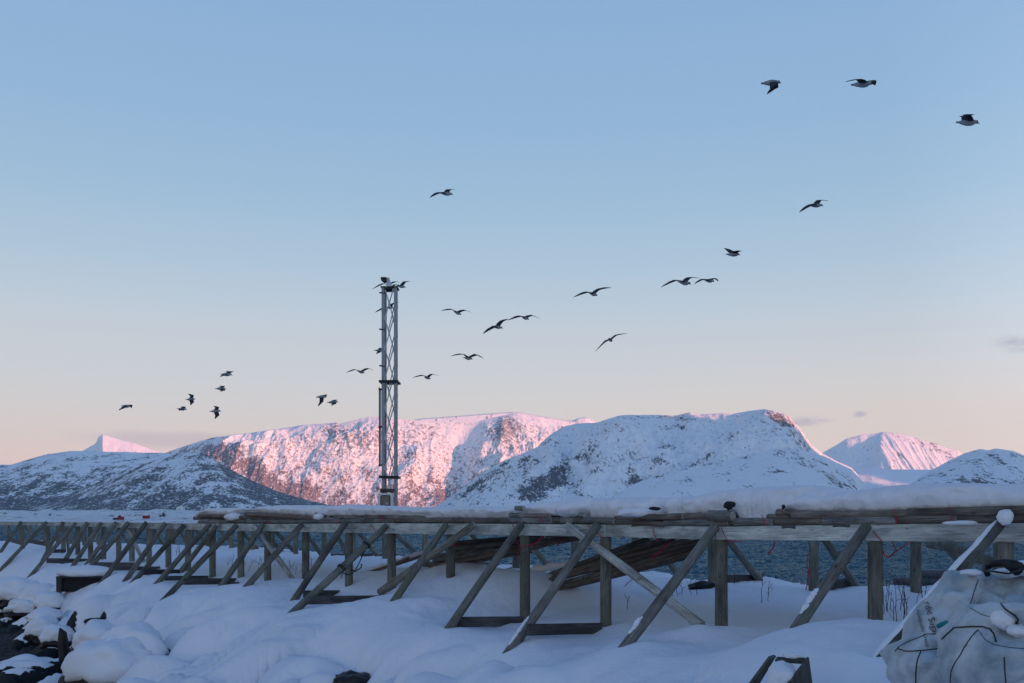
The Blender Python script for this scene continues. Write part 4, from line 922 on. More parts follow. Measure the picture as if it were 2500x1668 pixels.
# pipes near the shore on the right
for (x0, x1, y, rr, lab) in ((2235, 2420, 1402, .095, 'upper fat grey pipe on the shore behind the rightmost brace'), (2185, 2400, 1419, .085, 'lower grey pipe on the shore, nearer the weeds')):
    m = MB(); m.tube([line_pt(x0, y, 6.9), line_pt(x1, y, 6.9)], rr, 16); o = m.obj('pipe', M['dark'] if 0 else plain('grey_pipe', (.10, .10, .11), .5), None, smooth=True); tag(o, lab, 'pipe', 'pipes on the shore')
m = MB(); c = line_pt(2261, 1419, 6.9)
for dx in (-.02, .05):
    m.tube([c + Vector((dx, math.cos(a) * .12, math.sin(a) * .13)) for a in np.linspace(0, 2 * math.pi, 17)], .014, 6)
tag(m.obj('strap', M['teal'], None, smooth=True), 'teal strap looped round the lower pipe', 'strap')

# twine hanging free
def twine(pts, label, r=.006):
    m = MB(); m.tube([line_pt(x, y, n) for x, y, n in pts], r, 6); o = m.obj('twine', M['twine'], None, smooth=True); tag(o, label, 'twine', 'lengths of red twine')
twine([(1275, 1335, -.16), (1290, 1333, -.14), (1310, 1325, -.1), (1322, 1313, -.05), (1328, 1308, 0)], 'red twine looped round the fourth post from the pale log, trailing right', .009)
twine([(1272, 1335, -.15), (1266, 1345, .1), (1263, 1362, .2), (1255, 1378, .3), (1250, 1383, .3)], 'red twine trailing down left of the middle post', .007)
twine([(1090, 1335, -.13), (1098, 1334, -.14), (1106, 1331, -.13), (1112, 1328, -.12)], 'red twine knotted round the post and the leaning lichened log', .016)
twine([(1638, 1318, 1.2), (1622, 1335, 1.2), (1607, 1352, 1.2), (1592, 1362, 1.2)], 'frayed red twine hanging across the right pole bundle', .014)
twine([(1466, 1308, -.12), (1469, 1320, -.12), (1462, 1345, -.12), (1447, 1362, 1.2)], 'red twine dropping beside the pale diagonal log', .006)
twine([(1370, 1314, 1.2), (1365, 1325, 1.2), (1360, 1336, 1.2)], 'short red twine hanging under the middle pole bundle', .008)
twine([(1892, 1323, .2), (1887, 1338, .2), (1874, 1353, .2)], 'short red twine hanging from the beam over open water', .010)
twine([(1973, 1350, 5.1), (1970, 1375, 5.1), (1974, 1395, 5.1), (1970, 1430, 5.1), (1967, 1441, 5.1)], 'red twine running down the rear post right of the middle', .01)
twine([(2155, 1345, -.1), (2160, 1357, -.1), (2170, 1361, -.1), (2184, 1348, 1), (2222, 1325, 2)], 'knotted red twine right of the grained post', .010)
twine([(2178, 1323, .3), (2186, 1341, .4), (2192, 1345, .5)], 'thin red twine end under the right beam', .007)
twine([(2046, 1351, 3), (2062, 1344, 3), (2077, 1333, 3)], 'red twine tied to the rear brace over the water', .009)
twine([(1525, 1432, 2), (1532, 1424, 2), (1544, 1414, 2)], 'red twine snagged on a dry stem in the snow', .008)

# ------------------------------------------------------------------ ratchet strap on a brace
def strap_thing():
    b = NEAR[16]; top = line_pt(b[0], b[1], NEAR_TOP_N); ft = foot_of(b); d = (top - ft).normalized()
    r = b[4]
    def onb(px):  # point of the brace axis above a pixel column
        t_ = min(max((px - b[2]) / (b[0] - b[2]), 0), 1)
        lo, hi = 0.0, 1.0
        for _ in range(30):
            mid = (lo + hi) / 2; p = ft.lerp(top, mid)
            if CX + p.x / p.y * F < px: lo = mid
            else: hi = mid
        return ft.lerp(top, lo)
    m = MB()
    a = d.cross(Vector((0, 0, 1))).normalized(); bb_ = a.cross(d)
    for px, ks in ((831, 3), (893, 2)):
        c = onb(px)
        for k in range(ks):
            cc = c + d * (k * .028)
            m.tube([cc + (a * math.cos(q) + bb_ * math.sin(q)) * (r * 1.06 + .004) for q in np.linspace(0, 2 * math.pi, 19)], .009, 6)
    p1 = onb(835) + Vector((0, -r, -.05)); p2 = onb(891) + Vector((0, -r, -.05))
    mid = [p1.lerp(p2, k / 8) + Vector((0, 0, -.05 - .26 * math.sin(math.pi * k / 8))) for k in range(9)]
    m.tube([p1] + mid + [p2], .012, 6)
    m.tube([p1, p1 + Vector((.02, 0, -.10)), p1 + Vector((-.01, 0, -.2))], .008, 6)
    k_ = mid[5]; m.tube([k_ + Vector((-.1, 0, -.02)), k_ + Vector((0, -.02, -.05)), k_ + Vector((.12, 0, .04)), k_ + Vector((.13, 0, .12))], .016, 6)
    o = m.obj('strap', M['black'], None, smooth=True); tag(o, 'black ratchet strap hanging slack from a brace left of the mast', 'strap')
strap_thing()

# ------------------------------------------------------------------ mast
def mast():
    Y = 45.0
    pc = at(950, 1235, Y); base = gz(pc.x, pc.y)
    root = empty('lattice_mast', (pc.x, pc.y, max(base, -1)), 'tall grey steel lattice mast with a lamp on top, rising behind the rack', 'mast')
    def W(px, y, dy=0.0):
        p = at(px, y, Y); return Vector((p.x, p.y + dy, p.z)) - root.location
    k = Y / F
    zt = W(0, 702).z; zb = W(0, 1236).z
    xl, xr = W(936, 0).x, W(965, 0).x; dep = .55
    def leg(xc, y0, w, z0, z1):
        m = MB()
        m.box(xc - w / 2, xc + w / 2, y0 - w / 2, y0 + w / 2, z0, z1)
        # ribs of the extruded profile
        for q in (-.34, .30): m.box(xc + q * w - .012, xc + q * w + .012, y0 - w / 2 - .018, y0 - w / 2 - .001, z0, z1)
        m.obj('leg', M['alu'], root)
    leg(xl - .01, 0, .13, zb, zt); leg(xr + .01, 0, .13, zb, zt); leg(xl + .02, dep, .11, zb, zt - .02); leg(xr - .01, dep, .11, zb, zt - .02)
    m = MB(); m2 = MB()
    z = zt - .06; per = 73 * k; a, b_ = xl + .075, xr - .075
    while z > zb + .3:
        z2 = max(z - per, zb + .1)
        m.tube([(a, -.03, z), (b_, -.03, z2)], .029, 6); m.tube([(b_, -.06, z), (a, -.06, z2)], .029, 6)
        m2.tube([(a + .09, dep, z - per * .28), (b_ + .03, dep, z2 - per * .28)], .024, 6); m2.tube([(b_ + .03, dep + .03, z - per * .28), (a + .09, dep + .03, z2 - per * .28)], .024, 6)
        zm = (z + z2) / 2; m.box((a + b_) / 2 - .05, (a + b_) / 2 + .05, -.075, -.062, zm - .07, zm + .07)
        m.box(a - .02, a + .03, -.09, -.078, z2 - .09, z2 + .09)
        z -= per
    m.obj('front_bracing', M['alu_light'], root); m2.obj('rear_bracing', M['alu_light'], root)
    # side bracing
    m = MB(); z = zt - .1
    while z > zb + .3:
        m.tube([(xl, .06, z), (xl + .05, dep, z - per / 2)], .012, 5); m.tube([(xl + .05, dep, z - per / 2), (xl, .06, z - per)], .012, 5)
        m.tube([(xr, .06, z), (xr + .05, dep, z - per / 2)], .012, 5); m.tube([(xr + .05, dep, z - per / 2), (xr, .06, z - per)], .012, 5); z -= per
    m.obj('side_bracing', M['alu'], root)
    for y in (932, 1165):
        m = MB(); c = W(950, y).z; x0, x1 = W(926.5, 0).x, W(973, 0).x
        m.box(x0, x1, -.16, -.10, c - .055, c + .055); m.box(x0 + .02, x1 + .02, dep + .08, dep + .13, c - .055, c + .055)
        for x in (x0 + .03, xl + .1, xr - .1, x1 - .03): m.tube([(x, -.19, c), (x, -.09, c)], .05, 10)
        m.box(x0, x0 + .05, -.1, dep + .1, c - .04, c + .04); m.box(x1 - .05, x1, -.1, dep + .1, c - .04, c + .04)
        m.obj('collar', M['dark'], root)
    for y in (716, 805, 894):
        c = W(0, y).z; m = MB(); m.tube([(W(926.5, 0).x, -.02, c + .02), (W(932, 0).x, -.05, c)], .035, 8); m.tube([(W(932, 0).x, -.1, c), (W(941, 0).x, -.1, c - .03)], .018, 6); m.obj('clamp', M['dark'], root)
    m = MB(); x0, x1 = W(925, 0).x, W(930.5, 0).x; m.box(x0, x0 + .03, -.05, .05, W(0, 1140).z, W(0, 946).z); m.box(x0 + .031, x1, -.04, .04, W(0, 1138).z, W(0, 950).z, 1)
    for y in (951, 1043, 1136): m.box(x0 - .01, x1 + .05, -.09, -.055, W(0, y).z - .04, W(0, y).z + .04)
    m.obj('cable_duct', [M['dark'], M['alu']], root)
    # head
    m = MB(); zc = zt; m.box(xl - .12, xl + .12, -.12, dep + .1, zc, zc + .035); m.box(xr - .12, xr + .12, -.12, dep + .1, zc, zc + .035); m.box(xl, xr, -.08, dep, zc - .09, zc - .02)
    m.obj('top_plate', M['dark'], root)
    m = MB(); ap = W(947, 677); b0, b1 = W(943, 701).x, W(957.5, 701).x; zz = zt + .036
    top = ap.z; m.add([(b0, -.1, zz), (b1, -.1, zz), (b1, .25, zz), (b0, .25, zz), (ap.x - .03, .02, top), (ap.x + .05, .02, top), (ap.x + .05, .12, top), (ap.x - .03, .12, top)], [[0, 3, 2, 1], [4, 5, 6, 7], [0, 1, 5, 4], [1, 2, 6, 5], [2, 3, 7, 6], [3, 0, 4, 7]])
    m.obj('lamp_bracket', M['white'], root)
    m = MB(); fx0, fx1 = W(930, 0).x, W(944.5, 0).x; z0, z1 = W(0, 690).z, W(0, 679).z
    m.add([(fx0 + .01, -.2, z1 - .1), (fx0 + .13, -.2, z0), (fx1, -.2, z0 + .02), (fx1, -.2, z1), (fx0 + .02, -.2, z1), (fx0 + .01, .14, z1 - .1), (fx0 + .13, .14, z0), (fx1, .14, z0 + .02), (fx1, .14, z1), (fx0 + .02, .14, z1)],
          [[4, 3, 2, 1, 0], [5, 6, 7, 8, 9], [0, 1, 6, 5], [1, 2, 7, 6], [2, 3, 8, 7], [3, 4, 9, 8], [4, 0, 5, 9]])
    fl = m.obj('floodlight', M['dark'], root)
    # cabinet
    m = MB(); x0, x1 = W(925.5, 0).x, W(961.5, 0).x; m.box(x0, x1, -.45, -.10, W(0, 1262).z, W(0, 1205).z); cab = m.obj('cabinet', M['white'], root)
    m = MB(); m.box(W(930, 0).x, W(963.5, 0).x, -.3, -.1, W(0, 1203).z, W(0, 1194).z); m.obj('grating', M['sill'], root)
    def rr(x0, x1, z0, z1, r, y, n=5):
        pts = []
        for cx_, cz_, a0 in ((x1 - r, z1 - r, 0), (x0 + r, z1 - r, 90), (x0 + r, z0 + r, 180), (x1 - r, z0 + r, 270)):
            for k in range(n): a = R(a0 + 90 * k / (n - 1)); pts.append((cx_ + r * math.cos(a), y, cz_ + r * math.sin(a)))
        return pts
    wx0, wx1, wz0, wz1 = W(932, 0).x, W(956, 0).x, W(0, 1236).z, W(0, 1209.5).z
    fr = rr(wx0, wx1, wz0, wz1, .07, -.475); fr2 = rr(wx0, wx1, wz0, wz1, .07, -.451); n_ = len(fr)
    m = MB(); m.add(fr + fr2, [list(range(n_))] + [[i, (i + 1) % n_, n_ + (i + 1) % n_, n_ + i] for i in range(n_)]); m.obj('window_frame', M['black'], cab)
    gl = rr(wx0 + .035, wx1 - .035, wz0 + .035, wz1 - .035, .05, -.479); m = MB(); m.add(gl, [list(range(len(gl)))]); wg = m.obj('window_pane', M['glass'], cab)
    m = MB(); cx_ = (wx0 + wx1) / 2; m.tube([(cx_ - .10, -.484, wz0 + .17), (cx_ + .09, -.484, wz0 + .3)], .010, 5); m.box(cx_ - .015, cx_ + .015, -.49, -.481, wz0 + .06, wz0 + .22); m.box(cx_ + .04, cx_ + .13, -.49, -.481, wz0 + .05, wz0 + .17); m.obj('gauge', M['teal'] if 0 else M['alu'], cab)
    # carrying column below the cabinet
    m = MB(); zc0 = min(-1.0 - root.location.z, 0); m.tube([(W(957, 0).x, .25, zc0), (W(957, 0).x, .25, zb - .05)], .125, 14); m.obj('column', M['alu'], root)
    m = MB(); m.box(xl - .1, xr + .12, -.1, dep + .1, zb - .06, zb - .003); m.obj('base_plate', M['dark'], root)
mast()

# ------------------------------------------------------------------ gulls
gm_body = plain('gull_white', (0.30, 0.33, 0.36), .8, nscale=30)
gm_wing = plain('gull_dark_wing', (0.022, 0.024, 0.028), .8, nscale=30)
gm_grey = plain('gull_grey', (0.09, 0.10, 0.115), .8, nscale=30)
def gull(Y, tail, bill, A, B, sA, sB, label, rb=.068, hd=-1):
    """pixel marks of tail, bill and of each wing's shoulder, wrist and tip; depths follow from real limb lengths"""
    def reach(p, b, L, sgn):
        """the point seen at pixel b that lies a limb's length L from p, nearer (-1) or farther (+1)"""
        r = at(b[0], b[1], 1.0) - E0_; q = p - E0_
        A_ = r.dot(r); B_ = r.dot(q); C_ = q.dot(q) - L * L; disc = B_ * B_ - A_ * C_
        t = (B_ + sgn * math.sqrt(disc)) / A_ if disc > 0 else B_ / A_
        return E0_ + r * t
    E0_ = Vector((0, 0, EYE))
    T = at(tail[0], tail[1], Y); Bp = reach(T, bill, .46, hd); ax = Bp - T; h = ax.normalized()
    m = MB()
    prof = [(0, .010, 0), (.03, .042, 0), (.12, .045, 0), (.22, .040, 0), (.32, .052, 0), (.45, rb, 0), (.58, rb * 1.0, 0), (.70, .055, 0), (.78, .038, 1), (.84, .037, 1), (.885, .030, 1), (.90, .012, 2), (.96, .009, 2), (1.0, .002, 2)]
    up = Vector((0, 0, 1)); sd = h.cross(up).normalized(); u2 = sd.cross(h)
    seg = 12; vs = []; L = ax.length
    for t_, r, k in prof:
        fl = .35 if t_ < .2 else .9
        droop = -0.012 if t_ > .95 else (0.012 if .74 < t_ < .9 else 0)
        for q in range(seg):
            a = 2 * math.pi * q / seg
            vs.append(T + h * (t_ * L) + sd * math.cos(a) * r + u2 * (math.sin(a) * r * fl + droop))
    fs = []; ms = []
    for i in range(len(prof) - 1):
        for q in range(seg):
            q2 = (q + 1) % seg; fs.append([i * seg + q, i * seg + q2, (i + 1) * seg + q2, (i + 1) * seg + q])
            ms.append(1 if prof[i + 1][2] == 2 else (2 if (math.sin(2 * math.pi * (q + .5) / seg) > .45 and .2 < prof[i][0] < .74) else 0))
    fs.append(list(range(seg))[::-1]); ms.append(0); fs.append([(len(prof) - 1) * seg + q for q in range(seg)]); ms.append(1)
    b0 = len(m.v); m.v += [tuple(v) for v in vs]; m.f += fs; m.m += ms
    for W_, sg in ((A, sA), (B, sB)):
        # root on the body axis
        S0 = T + h * (L * .60) + Vector((0, 0, .02))
        shp = at(W_[0][0], W_[0][1], S0.y)
        S = Vector((shp.x, S0.y + sg * .04, shp.z)).lerp(S0, .5)
        wpx = CX + S.x / S.y * F, HY - (S.z - EYE) / S.y * F
        sg2 = W_[3] if len(W_) > 3 else sg; w1 = reach(S, W_[1], .30, sg); w2 = reach(w1, W_[2], .42, sg2)
        ctrlp = [S0, S, S.lerp(w1, .5) + Vector((0, 0, .012)), w1, w1.lerp(w2, .35) + Vector((0, 0, .012)), w1.lerp(w2, .7) + Vector((0, 0, .008)), w2]
        ch = [.17, .175, .17, .155, .125, .08, .015]; th = [.022, .02, .016, .013, .009, .006, .002]
        back = -h
        vs = []
        for i, (p, c, tk) in enumerate(zip(ctrlp, ch, th)):
            sp = (ctrlp[min(i + 1, 6)] - ctrlp[max(i - 1, 0)]).normalized()
            bk = (back - sp * back.dot(sp)); bk = bk.normalized() if bk.length > .3 and i > 1 else back
            nn = sp.cross(bk).normalized()
            sweep = Vector() if i < 4 else back * .008 * (i - 3)
            p = p + h * c * .45 + sweep
            for f, tt in ((0, 0), (.25, .5), (.6, .35), (1, 0), (.6, -.3), (.25, -.35)):
                vs.append(p + bk * (f * c) + nn * (tt * tk * 2))
        fs = []
        for i in range(6):
            for q in range(6):
                q2 = (q + 1) % 6; fs.append([i * 6 + q, i * 6 + q2, (i + 1) * 6 + q2, (i + 1) * 6 + q])
        fs.append([0, 1, 2, 3, 4, 5]); fs.append([36 + k for k in range(6)])
        m.add(vs, fs, 1)
    o = m.obj('gull', [gm_body, gm_wing, gm_grey], None, smooth=True, origin=T + ax * .5)
    tag(o, label, 'gull', 'gulls flying over the rack')
G = [
 (39, (296, 991), (320, 993), [(305, 992), (300, 997), (292, 1002)], [(310, 991), (320, 989), (322, 997)], -1, 1, 'gull farthest left, over the pointed peak, one wing curled down'),
 (41, (432, 998), (457, 1000), [(446, 996), (451, 993.5), (443, 994)], [(444, 999), (442, 1001), (439, 1003)], 1, -1, 'small level gull left of and below the rest of the left cluster'),
 (41, (453.5, 975.7), (477.5, 974.8), [(466, 972), (470, 965.6), (461, 961.6)], [(467, 977), (470.4, 982.5), (466.7, 989.5)], 1, -1, 'banking gull with wings straight up and down, left of the lower one'),
 (38, (511.8, 1004.5), (540.5, 1004), [(526, 1001), (531, 994.7), (523.4, 991.3)], [(528, 1008), (531.6, 1014.6), (526.5, 1023)], 1, -1, 'lowest banking gull of the left cluster, wings up and down'),
 (39, (525, 948.8), (553, 950), [(538, 947), (545.7, 943), (535, 944)], [(542, 951), (546, 953.4), (540, 956.7)], 1, -1, 'gull just below the topmost one of the left cluster'),
 (36, (537.8, 913.5), (568.4, 915.7), [(552, 912), (566, 907.4), (551, 909)], [(550, 915), (546, 917), (540, 920.3)], 1, -1, 'topmost gull of the left cluster'),
 (39, (771, 969.9), (798.5, 968), [(787, 967), (795, 964), (795, 972.4)], [(786, 970), (785, 982), (778.3, 992.3)], 1, -1, 'gull left of the mast with a long wing pointing down'),
 (38, (798.2, 982.8), (826.7, 981.5), [(812, 979), (820.6, 977), (812, 978)], [(815, 983), (816.6, 986.4), (810.8, 990.7)], 1, -1, 'short-looking gull close to the right of the one pointing a wing down'),
 (44, (872, 906), (890.6, 911), [(877, 905), (866, 902.5), (846, 910.8)], [(884, 905), (898.7, 900), (913.4, 905.3)], -1, 1, 'gull gliding with spread wings just left of the mast'),
 (47.5, (912.8, 855.3), (940, 857), [(925, 854), (930, 850), (926, 852)], [(925, 858), (925, 861), (920, 864.5)], 1, -1, 'gull half hidden behind the left side of the mast'),
 (41, (1107, 760), (1126.7, 769), [(1110, 758), (1101, 755.5), (1077.6, 759.7)], [(1121, 759), (1133, 757.6), (1153.6, 763.7)], -1, 1, 'gull gliding alone right of the upper mast, wings bowed'),
 (36, (1200, 796), (1228.8, 801.7), [(1206, 797), (1197.7, 802.5), (1180.5, 815.7)], [(1214, 793), (1224, 785.3), (1243.9, 779.3)], -1, 1, 'tilted gull whose raised wing touches the next one'),
 (39, (1271.6, 772), (1291.9, 781), [(1275, 772), (1267.6, 772.5), (1240, 783.2)], [(1286, 773), (1297, 770.3), (1321.7, 779.3)], -1, 1, 'gull gliding right of the tilted one, wing tips almost touching it'),
 (34, (1436.5, 714), (1459, 722.5), [(1441, 714), (1431, 714), (1400, 727)], [(1451, 713), (1461, 707), (1493.7, 703)], -1, 1, 'gull with straight wide wings left of the close pair'),
 (37, (1487, 826), (1494, 834), [(1489, 828), (1476, 835.5), (1453.6, 859.2)], [(1493, 828), (1505, 818.3), (1532, 815)], -1, 1, 'gull seen head-on, steeply tilted with a dangling left wing'),
 (39, (1130.4, 873.2), (1154.7, 877), [(1140, 871), (1130.4, 865), (1100.6, 870)], [(1148, 870), (1164.7, 867), (1181.8, 875.8)], -1, 1, 'gull with arched wings right of the mast collar, the upper of two'),
 (46, (1034.6, 920), (1052, 925.7), [(1038, 918), (1032.8, 916.7), (1007.7, 922.8)], [(1047, 917), (1053.9, 914), (1073.7, 917.8)], -1, 1, 'lowest gull right of the mast, just above the lit mountain'),
 (28, (1971.3, 501), (2011.5, 502), [(1983, 499), (1975, 503), (1953.4, 518.8)], [(1992, 497), (2000, 489.4), (2025.3, 491)], -1, 1, 'gull alone below the three highest, left wing sloping down'),
 (29, (1771.4, 620.8), (1808.6, 622.2), [(1789, 616), (1781.7, 611.2), (1769, 606)], [(1794, 617), (1801.3, 614), (1815, 613)], 1, -1, 'gull with both wings raised in a V'),
 (26, (1655.4, 688.2), (1687.5, 693.4), [(1661, 687), (1648.5, 684.7), (1614.7, 702.2)], [(1671, 684), (1684, 677.8), (1711.2, 680.1)], -1, 1, 'larger left gull of the close pair'),
 (33, (1717.4, 683.6), (1745, 687.7), [(1724, 684), (1716, 682), (1696.3, 693.9)], [(1732, 683), (1746, 680), (1755.3, 687.7)], -1, 1, 'smaller right gull of the close pair'),
 (31, (1072, 471), (1107, 475), [(1080, 471), (1070, 471.5), (1051, 483)], [(1088, 469), (1095, 463.5), (1113, 464)], -1, 1, 'highest gull on the left half, high above the mast'),
 (21, (1858, 204), (1908.5, 201.4), [(1891, 203), (1893, 214), (1876, 230)], [(1889, 202), (1892, 206), (1884, 218)], -1, -1, 'leftmost of the three highest gulls, wings beating down'),
 (19, (2077.4, 207.7), (2135, 204), [(2104, 203), (2098, 194), (2066.5, 200.3)], [(2115, 201), (2131, 197.5), (2139, 208.5)], -1, 1, 'middle one of the three highest gulls, dark with a curled right wing'),
 (18.5, (2333.9, 298.9), (2392.7, 299.7), [(2364.7, 295), (2363, 283), (2383, 280)], [(2362, 295), (2360, 285), (2346, 285)], -1, 1, 'rightmost gull in the photo, wings raised'),
 (42, (968, 697.5), (991, 702), [(972, 697), (966, 695), (958, 701)], [(980, 695), (988, 688.5), (1004.8, 687.4)], -1, 1, 'gull just right of the mast top, wing stretched right'),
 (48, (941, 694), (958, 697), [(944, 694), (934, 693.5), (909.5, 706.5)], [(953, 692), (966, 688), (978.5, 691)], -1, 1, 'gull passing behind the lamp bracket on the mast top'),
 (48, (941, 750), (962, 753), [(945, 750), (930.6, 755.7), (916.6, 763.6)], [(955, 749), (957, 743), (976, 737.5)], -1, 1, 'gull seen through the upper lattice of the mast'),
]
for g in G: gull(*g)

# ------------------------------------------------------------------ cabins, house and shrubs on the skerries
def cabin(px, y, Y, w, h, dpt, col, label, gable=True):
    p = at(px, y, Y); root = empty('cabin', p, label, 'cabin')
    m = MB(); m.box(-w / 2, w / 2, -dpt / 2, dpt / 2, -1.5, h * .5)
    if gable: m.add([(-w / 2, -dpt / 2, h * .5), (w / 2, -dpt / 2, h * .5), (0, -dpt / 2, h)], [[0, 1, 2]])
    m.obj('wall', M[col], root)
    m = MB()
    if gable:
        for s_ in (-1, 1): m.hexa([(s_ * (w / 2 + .2), -dpt / 2 + .1, h * .44), (0, -dpt / 2 + .1, h * 1.0), (0, dpt / 2 + .3, h * 1.0), (s_ * (w / 2 + .2), dpt / 2 + .3, h * .44), (s_ * (w / 2 + .2), -dpt / 2 + .1, h * .44 + .25), (0, -dpt / 2 + .1, h + .25), (0, dpt / 2 + .3, h + .25), (s_ * (w / 2 + .2), dpt / 2 + .3, h * .44 + .25)])
    else:
        m.hexa([(-w / 2 - .2, -dpt / 2 - .3, h * .5), (w / 2 + .2, -dpt / 2 - .3, h * .5), (w / 2 + .2, 0, h), (-w / 2 - .2, 0, h), (-w / 2 - .2, -dpt / 2 - .3, h * .5 + .3), (w / 2 + .2, -dpt / 2 - .3, h * .5 + .3), (w / 2 + .2, 0, h + .3), (-w / 2 - .2, 0, h + .3)])
        m.hexa([(-w / 2 - .2, 0, h), (w / 2 + .2, 0, h), (w / 2 + .2, dpt / 2 + .3, h * .5), (-w / 2 - .2, dpt / 2 + .3, h * .5), (-w / 2 - .2, 0, h + .3), (w / 2 + .2, 0, h + .3), (w / 2 + .2, dpt / 2 + .3, h * .5 + .3), (-w / 2 - .2, dpt / 2 + .3, h * .5 + .3)])
    m.obj('roof', M['snow'], root)
    m = MB(); m.box(-.5, .5, -dpt / 2 - .05, -dpt / 2 - .01, .1, h * .36); m.obj('window', M['glass'], root)
cabin(295, 1265.5, 900, 4.2, 3.1, 5, 'red', 'small red gabled cabin on the snowy skerry, left one')
cabin(283, 1265.5, 905, 4.5, 1.0, 3, 'dark', 'low dark shed joined to the left red cabin', False)
cabin(357, 1262.5, 930, 5.5, 2.9, 4, 'red', 'dark red low cabin on the snowy skerry, right one', False)
cabin(441, 1245, 1300, 9, 5.0, 8, 'white', 'white house on the far shore below the wooded slope')
def shrub(px, y, Y, w, h, label, seed):
    rnd = random.Random(seed); p = at(px, y, Y); root = empty('shrub', p, label, 'shrub', 'shrubs on the skerries')
    m = MB()
    for k in range(70):
        x = rnd.gauss(0, w * .3); zz = abs(rnd.gauss(0, h * .4)); s_ = rnd.uniform(.12, .4) * h * .5
        v = [Vector((x, rnd.uniform(-w * .2, w * .2), zz)) + Vector((rnd.uniform(-s_, s_), rnd.uniform(-s_, s_), rnd.uniform(-s_, s_))) for _ in range(4)]
        m.add(v, [[0, 1, 2], [0, 2, 3], [0, 3, 1], [1, 3, 2]])
    m.obj('crown', M['shrub'], root)
    m = MB(); m.tube([(0, 0, -.6), (0, 0, h * .6)], .12, 6); m.obj('stem', M['twig'], root)
for a in ((273, 1261, 950, 5.5, 2.0, 'dark scrub left of the left red cabin', 1), (122, 1259, 940, 2.6, 2.4, 'round dark bush alone on the left skerry', 2), (391, 1262, 940, 3.0, 2.4, 'left pale bush right of the right red cabin', 3), (399, 1261.5, 940, 3.0, 4.2, 'pointed dark bush right of the right red cabin', 4), (12, 1255, 960, 4, 1.2, 'flat scrub at the left edge of the skerry', 5), (86, 1256, 950, 3, 1.2, 'low scrub between two skerry bumps', 6), (437, 1250, 1200, 9, 2.2, 'scrub in front of the white house', 7)):
    shrub(*a)

# ------------------------------------------------------------------ dry weeds standing in the snow
def weeds(px, y, n, h, k, spread, label, seed, lean=.25):
    p = line_pt(px, y, n); z = gz(p.x, p.y); rnd = random.Random(seed); m = MB()
    o0 = Vector((p.x, p.y, z))
    for i in range(k):
        b = Vector((rnd.uniform(-spread, spread), rnd.uniform(-spread, spread) * .6, 0)); b.z = gz(o0.x + b.x, o0.y + b.y) - z - .05
        hh = h * rnd.uniform(.45, 1.05); lx = rnd.gauss(0, lean) * hh
        pts = [b + Vector((lx * t_ ** 1.4 + rnd.uniform(-.012, .012), rnd.uniform(-.01, .01), hh * t_)) for t_ in np.linspace(0, 1, 6)]
        m.tube(pts, [.007, .006, .006, .005, .004, .003], 5)
        for q in range(rnd.randint(1, 4)):
            t_ = rnd.uniform(.35, .95); c = pts[int(t_ * 5)]; e = c + Vector((rnd.uniform(-.09, .09), 0, rnd.uniform(.03, .12))); m.tube([c, e], .003, 4)
    o = m.obj('dry_weed', M['twig'], None); o.location = o0; tag(o, label, 'dry weeds', 'dry weeds in the snow')
for a in ((2208, 1490, 3.4, .75, 11, .50, 'dense tall dry weeds right of the grained post', 1, .1), (2192, 1500, 2.3, .85, 5, .22, 'tall dry stems left of the rightmost brace', 6, .08), (1866, 1468, 3.2, .95, 2, .09, 'two tall dry stems alone over the water right of centre', 2, .04), (1672, 1448, 3.2, .5, 5, .28, 'short dry stems left of the dark driftwood', 3, .08), (1795, 1432, 4.8, .5, 1, .02, 'single faint dry stem beside the rear brace', 8, .05), (1532, 1452, 1.4, .45, 1, .02, 'single leaning dry stem under the pale diagonal log', 4, .5),
          (735, 1402, 1.2, .55, 6, .45, 'dry stems left of the post before the strapped brace', 5, .35), (694, 1395, 1.6, .5, 5, .35, 'dry stems under the pale leaning brace', 9, .3), (625, 1405, .9, .6, 7, .55, 'thin arching weeds between two posts left of centre', 7, .5), (562, 1400, 1.2, .55, 6, .5, 'sparse dry stems right of the lichened leaning log', 10, .4), (437, 1362, 1.8, .5, 4, .15, 'sparse stems left of the lichened leaning log', 11, .1), (480, 1345, 4, .4, 2, .15, 'two thin stems near the shore edge at the left', 12, .1),
          (2010, 1440, 5.5, .2, 2, .1, 'stubble at the rear sill', 13, .1), (1692, 1510, .6, .16, 1, .02, 'tiny twig above the foot of the pale diagonal log', 14, .2)):
    weeds(*a)

